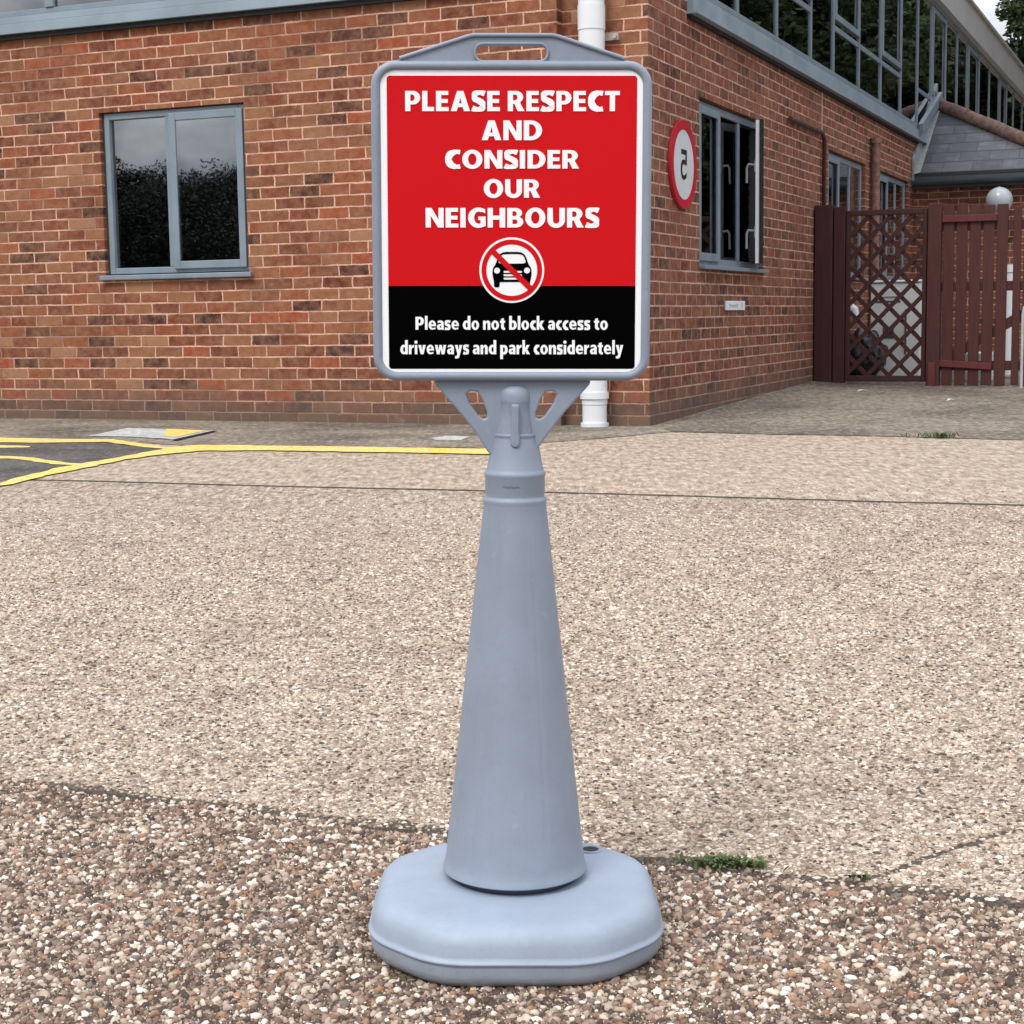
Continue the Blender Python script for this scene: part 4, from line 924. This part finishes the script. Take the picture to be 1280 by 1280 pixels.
# base: chamfered square, stacked outlines
def outline(hx, hy, ch, n=8, r=.042):
    P4 = [(hx,-hy+ch),(hx,hy-ch),(hx-ch,hy),(-hx+ch,hy),(-hx,hy-ch),(-hx,-hy+ch),(-hx+ch,-hy),(hx-ch,-hy)]
    out = []
    for i, p_ in enumerate(P4):
        a = Vector(P4[i-1]); b = Vector(p_); c_ = Vector(P4[(i+1)%8])
        d1 = (a-b).normalized(); d2 = (c_-b).normalized(); q0 = b+d1*r; q1 = b+d2*r
        for k in range(n+1):
            t = k/n; out.append(tuple(q0*(1-t)**2 + b*2*t*(1-t) + q1*t*t))
    return out
HX, HY, CH = .1965, .196, .092
prof = [(.020,.001),(.009,.003),(.003,.010),(.001,.018),(.0008,.0300),(.0005,.0320),(-.0018,.0332),(-.0024,.0350),(-.0018,.0368),(.0008,.0380),(.002,.043),(.0040,.055),(.0085,.066),(.016,.0730),(.026,.0766),(.038,.0778),(.053,.0783)]
vs = []; fs = []; nn = None
for (ins, z) in prof:
    o_ = outline(HX-ins, HY-ins, max(.03, CH-ins*.58), 8, min(.047, (HX-ins)*.24)); nn = len(o_)
    vs += [(a+.0015, b-.011, z) for a, b in o_]
for i in range(len(prof)-1):
    for k in range(nn): fs.append((i*nn+k, i*nn+(k+1)%nn, (i+1)*nn+(k+1)%nn, (i+1)*nn+k))
fs.append(tuple(range((len(prof)-1)*nn, len(prof)*nn))); fs.append(tuple(range(nn))[::-1])
bs = MB().mesh(vs, fs, True).build('base', PB, sg)
mb = MB(); mb.lathe([(.0165,-.002),(.0165,.0018),(.0125,.0018),(.0125,.0005)], 28, (.110,.110,.0785)); mb.build('filler_rim', PB, bs)
mb = MB(); mb.lathe([(.0125,.0008),(.0005,.0008)], 24, (.110,.110,.0785)); mb.build('filler_hole', DARK, bs)
CY = .013
def facet(a, z):
    k = ss((z-.10)/.06)*ss((.60-z)/.04); g_ = .011*k*math.exp(-((a-R_(298))/.022)**2)+.008*k*math.exp(-((a-R_(245))/.03)**2); return 1-.014*k*(1-abs(math.cos(4*a+.35)))**1.3-g_
mb = MB(); mb.lathe([(.0,.0775),(.089,.0775),(.089,.0885),(.0,.0885)], 64, (0,CY,0)); mb.build('socket', simple('socket_painted_shade', (.05,.06,.08), .6), bs)  # dark colour paints in the shadow of the gap below the cone rim
cone_p = [(.090,.0890),(.0985,.0878),(.1005,.0888),(.1003,.0902),(.0982,.096),(.0962,.103),(.0955,.110)]
for k in range(1, 25): z = .110+(.596-.110)*k/24; cone_p.append((.0955+(.0425-.0955)*k/24, z))
cone_p += [(.0428,.599),(.0432,.602),(.0428,.605),(.0405,.6065),(.0400,.609),(.0405,.6115),(.0405,.634),(.0415,.6365),(.0415,.640),(.0395,.642),(.0380,.645),(.0340,.668),(.0295,.686),(.0290,.688),(.0300,.6895),(.0300,.692),(.0285,.6935)]
mb = MB(); mb.lathe(cone_p, 200, (0,CY,0), facet); mb.build('cone', PL, sg)
mb = MB(); mb.lathe([(.0284,.686),(.0262,.700),(.0240,.716),(.0230,.733),(.0236,.7345),(.0240,.737),(.0238,.745),(.0225,.751),(.0180,.7565),(.010,.7585),(.0005,.759)], 56, (0,CY,0))
nk = mb.build('neck', PL, sg)
mb = MB(); finp = [(-.0050,.733),(.0050,.733),(.0045,.700),(.0062,.688),(.0058,.680),(.003,.6765),(-.003,.6765),(-.0058,.680),(-.0062,.688),(-.0045,.700)]
mb.poly_xz(finp, [], -.022, -.008); mb.build('locking_fin', PL, nk, bevel=.0018)
# faint moulded marks on the collar
mb = MB()
for k in range(9):
    a = R_(-112+k*3.6); r_ = .0408; mb.obox(Matrix.Translation((r_*math.cos(a), CY+r_*math.sin(a), .6235+.0006*math.sin(k*2))) @ Matrix.Rotation(a, 4, 'Z'), .0006, .0016, .0016+.0008*(k%2))
mb.build('moulded_marks', simple('mark_shadow', (.12,.14,.18), .6), nk)
# panel local px -> metres (front of the board at px scale)
PS = 1/969.0; XC = 638.5; XO = -.0055; ZT = 1.2115
def px(x, y): u = max(0, (y-45)/430); return (XO+(x-XC)*PS*1.014, ZT-(y-45-1.2+5.5*u**5)*PS)
PYO = -.004      # board plane y offset from the cone axis
# bracket
outer = [px(540,470), px(741,470), px(741,478), px(706,514), px(688,535), px(670,562), px(662,562), px(662,482), px(621,482), px(618,562), px(611,562), px(594,535), px(574,514), px(541,478)]
outer = [px(541,471), px(541,478), px(574,514), px(593,536), px(611,562), px(668,562), px(688,536), px(706,514), px(740,478), px(740,471)]
holeL = [px(581,491), px(586,487), px(596,488), px(602,497), px(608,513), px(608,519), px(603,521), px(597,517), px(586,503)]
holeR = [px(1279-638*0-0-x_, y_) for x_, y_ in []]
holeR = [(2*XO+.0015-a, b) for a, b in holeL]
mb = MB(); mb.poly_xz(outer, [holeL, holeR], PYO+.004, PYO+.022); br = mb.build('bracket', PL, sg, bevel=.0022)
mb = MB(); 
# frame: back plate with carrying handle, and a raised rounded rim
rim = rrect(px(469.5,0)[0], px(809,0)[0], px(0,468.5)[1], px(0,82.5)[1], .026, 10)
mb.tube([(a, PYO-.002, b) for a, b in rim], .0062, 14, closed=True)
plate = rrect(px(470,0)[0], px(808.5,0)[0], px(0,469)[1], px(0,83)[1], .026, 10)
mb.poly_xz(plate, [], PYO+.002, PYO+.012)
fm = mb.build('frame', PL, sg)
hd = [px(484,84), px(500,73.5), px(585,46.5), px(592,45), px(690,45), px(697,46.5), px(780,73.5), px(797,84)]
hole = rrect(px(595,0)[0], px(683,0)[0], px(0,76)[1], px(0,57)[1], .0093, 8)
mb = MB(); mb.poly_xz(hd, [hole], PYO-.001, PYO+.009)
mb.build('handle_plate', PL, sg)
mb = MB(); mb.tube([(a, PYO-.0018, b) for a, b in hd[1:-1]], .0028, 10); mb.tube([(a, PYO-.002, b) for a, b in rrect(px(593.5,0)[0], px(684.5,0)[0], px(0,77.5)[1], px(0,55.5)[1], .0105, 8)], .0020, 8, closed=True)
mb.build('handle_rim', PL, sg)
def flat(name, col, rough=.55, spec=.25):
    m = NT(name); m.set(Base_Color=col, Roughness=rough); m.b.inputs['Specular IOR Level'].default_value = spec
    tcn = m.n('ShaderNodeTexCoord').outputs['Object']; m.set(Roughness=m.ramp(m.noise(tcn, 6, 4).outputs['Fac'], [(.3,rough-.05),(.7,rough+.05)])); return m.m
PW, PR, PK = flat('print_white', (.93,.93,.93)), flat('print_red', (.62,.006,.010), .6, .1), flat('print_black', (.0008,.0008,.0008), .8, .02)
bd_y = PYO-.0035
mb = MB(); mb.poly_xz(rrect(px(475.5,0)[0], px(803.5,0)[0], px(0,469.5)[1], px(0,87)[1], .018, 8), [], bd_y, bd_y+.004); bdp = mb.build('poster', PW, sg)
def layer(name, polys, mat, k, holes=()):
    mb = MB()
    for pl_ in polys: mb.poly_xz(pl_, list(holes), bd_y-.0004*k, bd_y-.0004*(k-1)+.0001)
    return mb.build(name, mat, bdp)
redp = [q for q in rrect(px(483.5,0)[0], px(796,0)[0], px(0,459.5)[1], px(0,95)[1], .0042, 6)]
zs_ = px(0,357)[1]
redf = [(a, max(b, zs_)) for a, b in redp]; blkf = [(a, min(b, zs_-.0001)) for a, b in redp]
layer('red_field', [dedup(redf)], PR, 1); layer('black_field', [dedup(blkf)], PK, 1)
cc = px(639.6,337.4); rr_ = lambda v: v*PS/12.8
def cpx(x, y): return (cc[0]+(x-636)*PS/12.8, cc[1]-(y-607)*PS/12.8)
layer('symbol_disc', [circ(cc[0], cc[1], rr_(531), 96)], PW, 2)
layer('symbol_ring', [circ(cc[0], cc[1], rr_(497), 96)], PR, 3, [circ(cc[0], cc[1], rr_(417), 96)])
right = [(640,310),(740,310),(795,320),(835,342),(862,378),(880,420),(897,475),(918,522),(945,560),(958,600),(962,660),(950,740),(938,790),(936,862),(926,880),(905,886),(870,886),(850,876),(843,858),(841,800)]
car = right+[(1280-a, b) for a, b in right[::-1]][0:]
car = [q for q in car if q != (640,310)]+[(640,310)]
win = [(640,345),(740,346),(790,352),(822,372),(842,402),(860,455),(862,480),(850,492),(820,498),(640,500)]; win = win+[(1280-a, b) for a, b in win[::-1][1:-1]]
hl = [[(885+50*math.cos(k*.26), 610+50*math.sin(k*.26)) for k in range(24)], [(393+50*math.cos(k*.26), 612+50*math.sin(k*.26)) for k in range(24)]]
bars = [[(500,y0_), (512,y0_-2), (790,y0_-2), (802,y0_+8), (802,y0_+24), (790,y0_+33), (512,y0_+33), (500,y0_+24)] for y0_ in (617,672,727)]
P2 = lambda L_: [cpx(a, b) for a, b in L_]
layer('car_symbol', [P2(car)], PK, 3, [P2(win)]+[P2(h_) for h_ in hl]+[P2(b_) for b_ in bars])
layer('symbol_bar', [P2([(385,275),(975,848),(885,938),(297,365)][0:4])], PR, 4) if False else layer('symbol_bar', [P2([(345,258),(975,872),(912,938),(282,322)])], PR, 4)
mb = MB(); ty = bd_y-.0010
for body, x0_, x1_, yt, yb in (('PLEASE RESPECT',506.5,774.4,114,139), ('AND',601.9,677.5,150.5,175), ('CONSIDER',556.2,723.8,187.3,210.3), ('OUR',604.4,675,223.7,246.7), ('NEIGHBOURS',531.2,749.4,259.5,284)):
    text_poly(mb, body, px(x0_,0)[0], px(x1_,0)[0], px(0,yb)[1], (px(0,yt)[1]-px(0,yb)[1]), ty)
mb.build('heading', PW, bdp)
mb = MB()
for body, x0_, x1_, yt, yb in (('Please do not block access to',517.5,761.3,395.5,411.5), ('driveways and park considerately',498,781,425.5,441.7)):
    text_poly(mb, body, px(x0_,0)[0], px(x1_,0)[0], px(0,yb)[1], (px(0,yt)[1]-px(0,yb)[1]), ty, .088, .33)
mb.build('notice_text', PW, bdp)

# ------------------------------------------------------------------ plants
def leaf_mat(name, a, b, c_):
    m = NT(name); ge = m.n('ShaderNodeNewGeometry'); c = m.ramp(ge.outputs['Random Per Island'], [(0,a),(.5,b),(1,c_)])
    m.set(Base_Color=c, Roughness=.6); m.b.inputs['Specular IOR Level'].default_value = .3; return m.m
LF1 = leaf_mat('dark_conifer_foliage', (.014,.032,.014), (.030,.058,.022), (.065,.10,.035)); LF2 = leaf_mat('broad_leaf_foliage', (.010,.022,.008), (.022,.042,.014), (.050,.075,.024))
LF3 = leaf_mat('black_green_foliage', (.002,.004,.002), (.005,.009,.004), (.010,.016,.007))
BARK = simple('bark', (.09,.065,.045), .9, .3, 10)
def leaves(name, blobs, per, size, mat, parent, droop=.0, elong=2.2):
    V = []; N = 0
    for (bx, by, bz, rx, ry, rz) in blobs:
        n = per; d = rng.normal(size=(n,3)); d /= np.linalg.norm(d, axis=1)[:,None]; r = rng.uniform(.25,1,n)**.45
        r *= 1+.25*np.sin(d[:,0]*7+bx*3)*np.cos(d[:,2]*6+by)
        P = np.stack([bx+d[:,0]*rx*r, by+d[:,1]*ry*r, bz+d[:,2]*rz*r], 1)
        a = rng.normal(size=(n,3)); a[:,2] = a[:,2]*.6-droop; a += d*.8; a /= np.linalg.norm(a, axis=1)[:,None]
        b = np.cross(a, rng.normal(size=(n,3))); b /= np.linalg.norm(b, axis=1)[:,None]
        s = size*rng.uniform(.6,1.4,n)[:,None]
        V.append(np.stack([P-a*s*elong/2, P+b*s*.5, P+a*s*elong/2, P-b*s*.5], 1)); N += n
    V = np.concatenate(V).reshape(-1,3); me = bpy.data.meshes.new(name)
    me.vertices.add(N*4); me.vertices.foreach_set('co', V.ravel()); me.loops.add(N*4); me.loops.foreach_set('vertex_index', np.arange(N*4)); me.polygons.add(N); me.polygons.foreach_set('loop_start', np.arange(N)*4)
    me.update(calc_edges=True); me.validate(); me.materials.append(mat); o = bpy.data.objects.new(name, me); COL.objects.link(o); o.parent = parent; return o
def tree(loc, h, rad, mat, label, size=.16, per=420, nb=26, group=None, seed=1, name='tree'):
    rs = random.Random(seed); e = empty(name, (loc[0], loc[1], gz(*loc)-.02)); tag(e, label, 'tree', group)
    mb = MB(); mb.tube([(0,0,0), (.1,.05,h*.3), (.05,.1,h*.6), (0,0,h*.9)], .2, 10, rr=[.035*h,.026*h,.016*h,.006*h])
    blobs = []
    for k in range(nb):
        z = h*(.22+.76*(k+.5)/nb); env = math.sin(min(1,(z/h-.12)/.5)*math.pi/2)*(1-max(0,(z/h-.55)/.47)**1.6)
        a = rs.uniform(0, 6.283); rr_k = rad*env*rs.uniform(.35,.95)
        x_, y_ = rr_k*math.cos(a), rr_k*math.sin(a); q = rad*rs.uniform(.28,.45)
        blobs.append((x_, y_, z, q, q, q*rs.uniform(.55,.85)))
        if k % 2 == 0: mb.tube([(0,0,z*.85), (x_*.5,y_*.5,z*.93), (x_,y_,z)], .05, 6, rr=[.012*h,.007*h,.003*h])
    mb.build('trunk', BARK, e); leaves('crown', blobs, per, size, mat, e)
    return e
t1 = tree((16.0,45), 13.0, 3.0, LF1, 'dark green bushy tree rising over the flat roof at top right', .085, 4200, 48, seed=5)
# neighbouring trees that the windows mirror
RG = 'leafy trees beyond the yard to the right'
a1 = tree((17,30), 13, 4.6, LF2, 'leafy green tree beyond the yard to the right, mirrored in the side glazing', .075, 3600, 46, RG, 20)
for (x_, y_, r, sc) in [(20,36,1,1.05),(15.5,24,2,.9),(22,43,3,1.1),(25,50,4,1.15),(28,58,5,1.2),(25,37,2.5,1.2),(31,48,.5,1.3),(13.5,19,4.4,.75),(35,62,3.3,1.3)]:
    c_ = copy_tree(a1); c_.location = (x_, y_, gz(x_, y_)-.02); c_.rotation_euler = (0,0,r); c_.scale = (sc,)*3
RG2 = 'dark trees across the road behind the camera'
a2 = tree((-25,-3), 3.45, 3.0, LF3, 'dark tree across the road behind the camera, mirrored in the front window', .032, 6000, 30, RG2, 41)
for (x_, y_, r, sc) in [(-27,-8,1,1.0),(-29,-13,2,1.12),(-24,-11,3,.85),(-30,2,4,1.05),(-33,-18,5,1.3),(-28,-23,2.5,1.15),(-21,-17,.5,.8),(-33,-6,1.5,1.25),(-32,8,3.9,1.1),(-35,-12,4.4,1.35),(-23,-28,.9,1.1),(-16,-24,5.5,1.0),(-34,14,2.2,1.2)]:
    c_ = copy_tree(a2); c_.location = (x_, y_, gz(x_, y_)-.02); c_.rotation_euler = (0,0,r); c_.scale = (sc,)*3
# weeds in the joints
def weed(x, y, r, n, h, name, label):
    V = []; e = empty(name, (x, y, gz(x, y))); tag(e, label, 'weed'); mb = MB()
    for i in range(n):
        a = random.uniform(0, 6.283); d = abs(random.gauss(0, .45))*r; bx, by = d*math.cos(a), d*.35*math.sin(a)-.42*d*math.cos(a)*.4
        l = h*random.uniform(.4,1); an = random.uniform(0,6.283); w_ = .0035; tip = (bx+l*.9*math.cos(an), by+l*.9*math.sin(an), l*random.uniform(.4,.9)+.003)
        mid = (bx+l*.45*math.cos(an), by+l*.45*math.sin(an), l*.55+.003); sx_, sy_ = -math.sin(an)*w_, math.cos(an)*w_
        mb.face([(bx,by,0), (mid[0]+sx_,mid[1]+sy_,mid[2]), tip, (mid[0]-sx_,mid[1]-sy_,mid[2])])
    mb.build('leaves', leaf_mat('weed_green', (.035,.055,.018), (.075,.11,.035), (.17,.21,.09)), e)
weed(.325, 2.425, .075, 420, .016, 'weed_tuft', 'small green mossy weed in the seam right of the sign base')
weed(2.33, 8.80, .16, 130, .05, 'weed_tuft', 'tiny green tuft in the joint before the wooden gate')
weed(.52, 2.36, .04, 20, .010, 'weed_tuft', 'sparse moss at the meeting of the seam and the thin crack')

# scraps of litter on the apron
def litter(t, s_, w, lab):
    p0 = W(t, s_); e = empty('litter', (p0.x, p0.y, gzl(t, s_)+.006)); tag(e, lab, 'litter'); mb = MB()
    a = [(-w,-.3*w,0), (.1*w,-.45*w,.012), (w,-.1*w,.004), (.7*w,.5*w,.010), (-.4*w,.4*w,.016)]
    mb.face(a); mb.build('scrap', SW, e)
for (px_, py_, w, lab) in ((2.825,13.044,.05,'white scrap of litter on the concrete before the lattice panel'), (3.20,11.82,.03,'tiny white scrap of litter on the concrete before the slatted gate')):
    v = Vector((px_, py_, 0))-K; litter(v.dot(nB), v.dot(eB), w, lab)
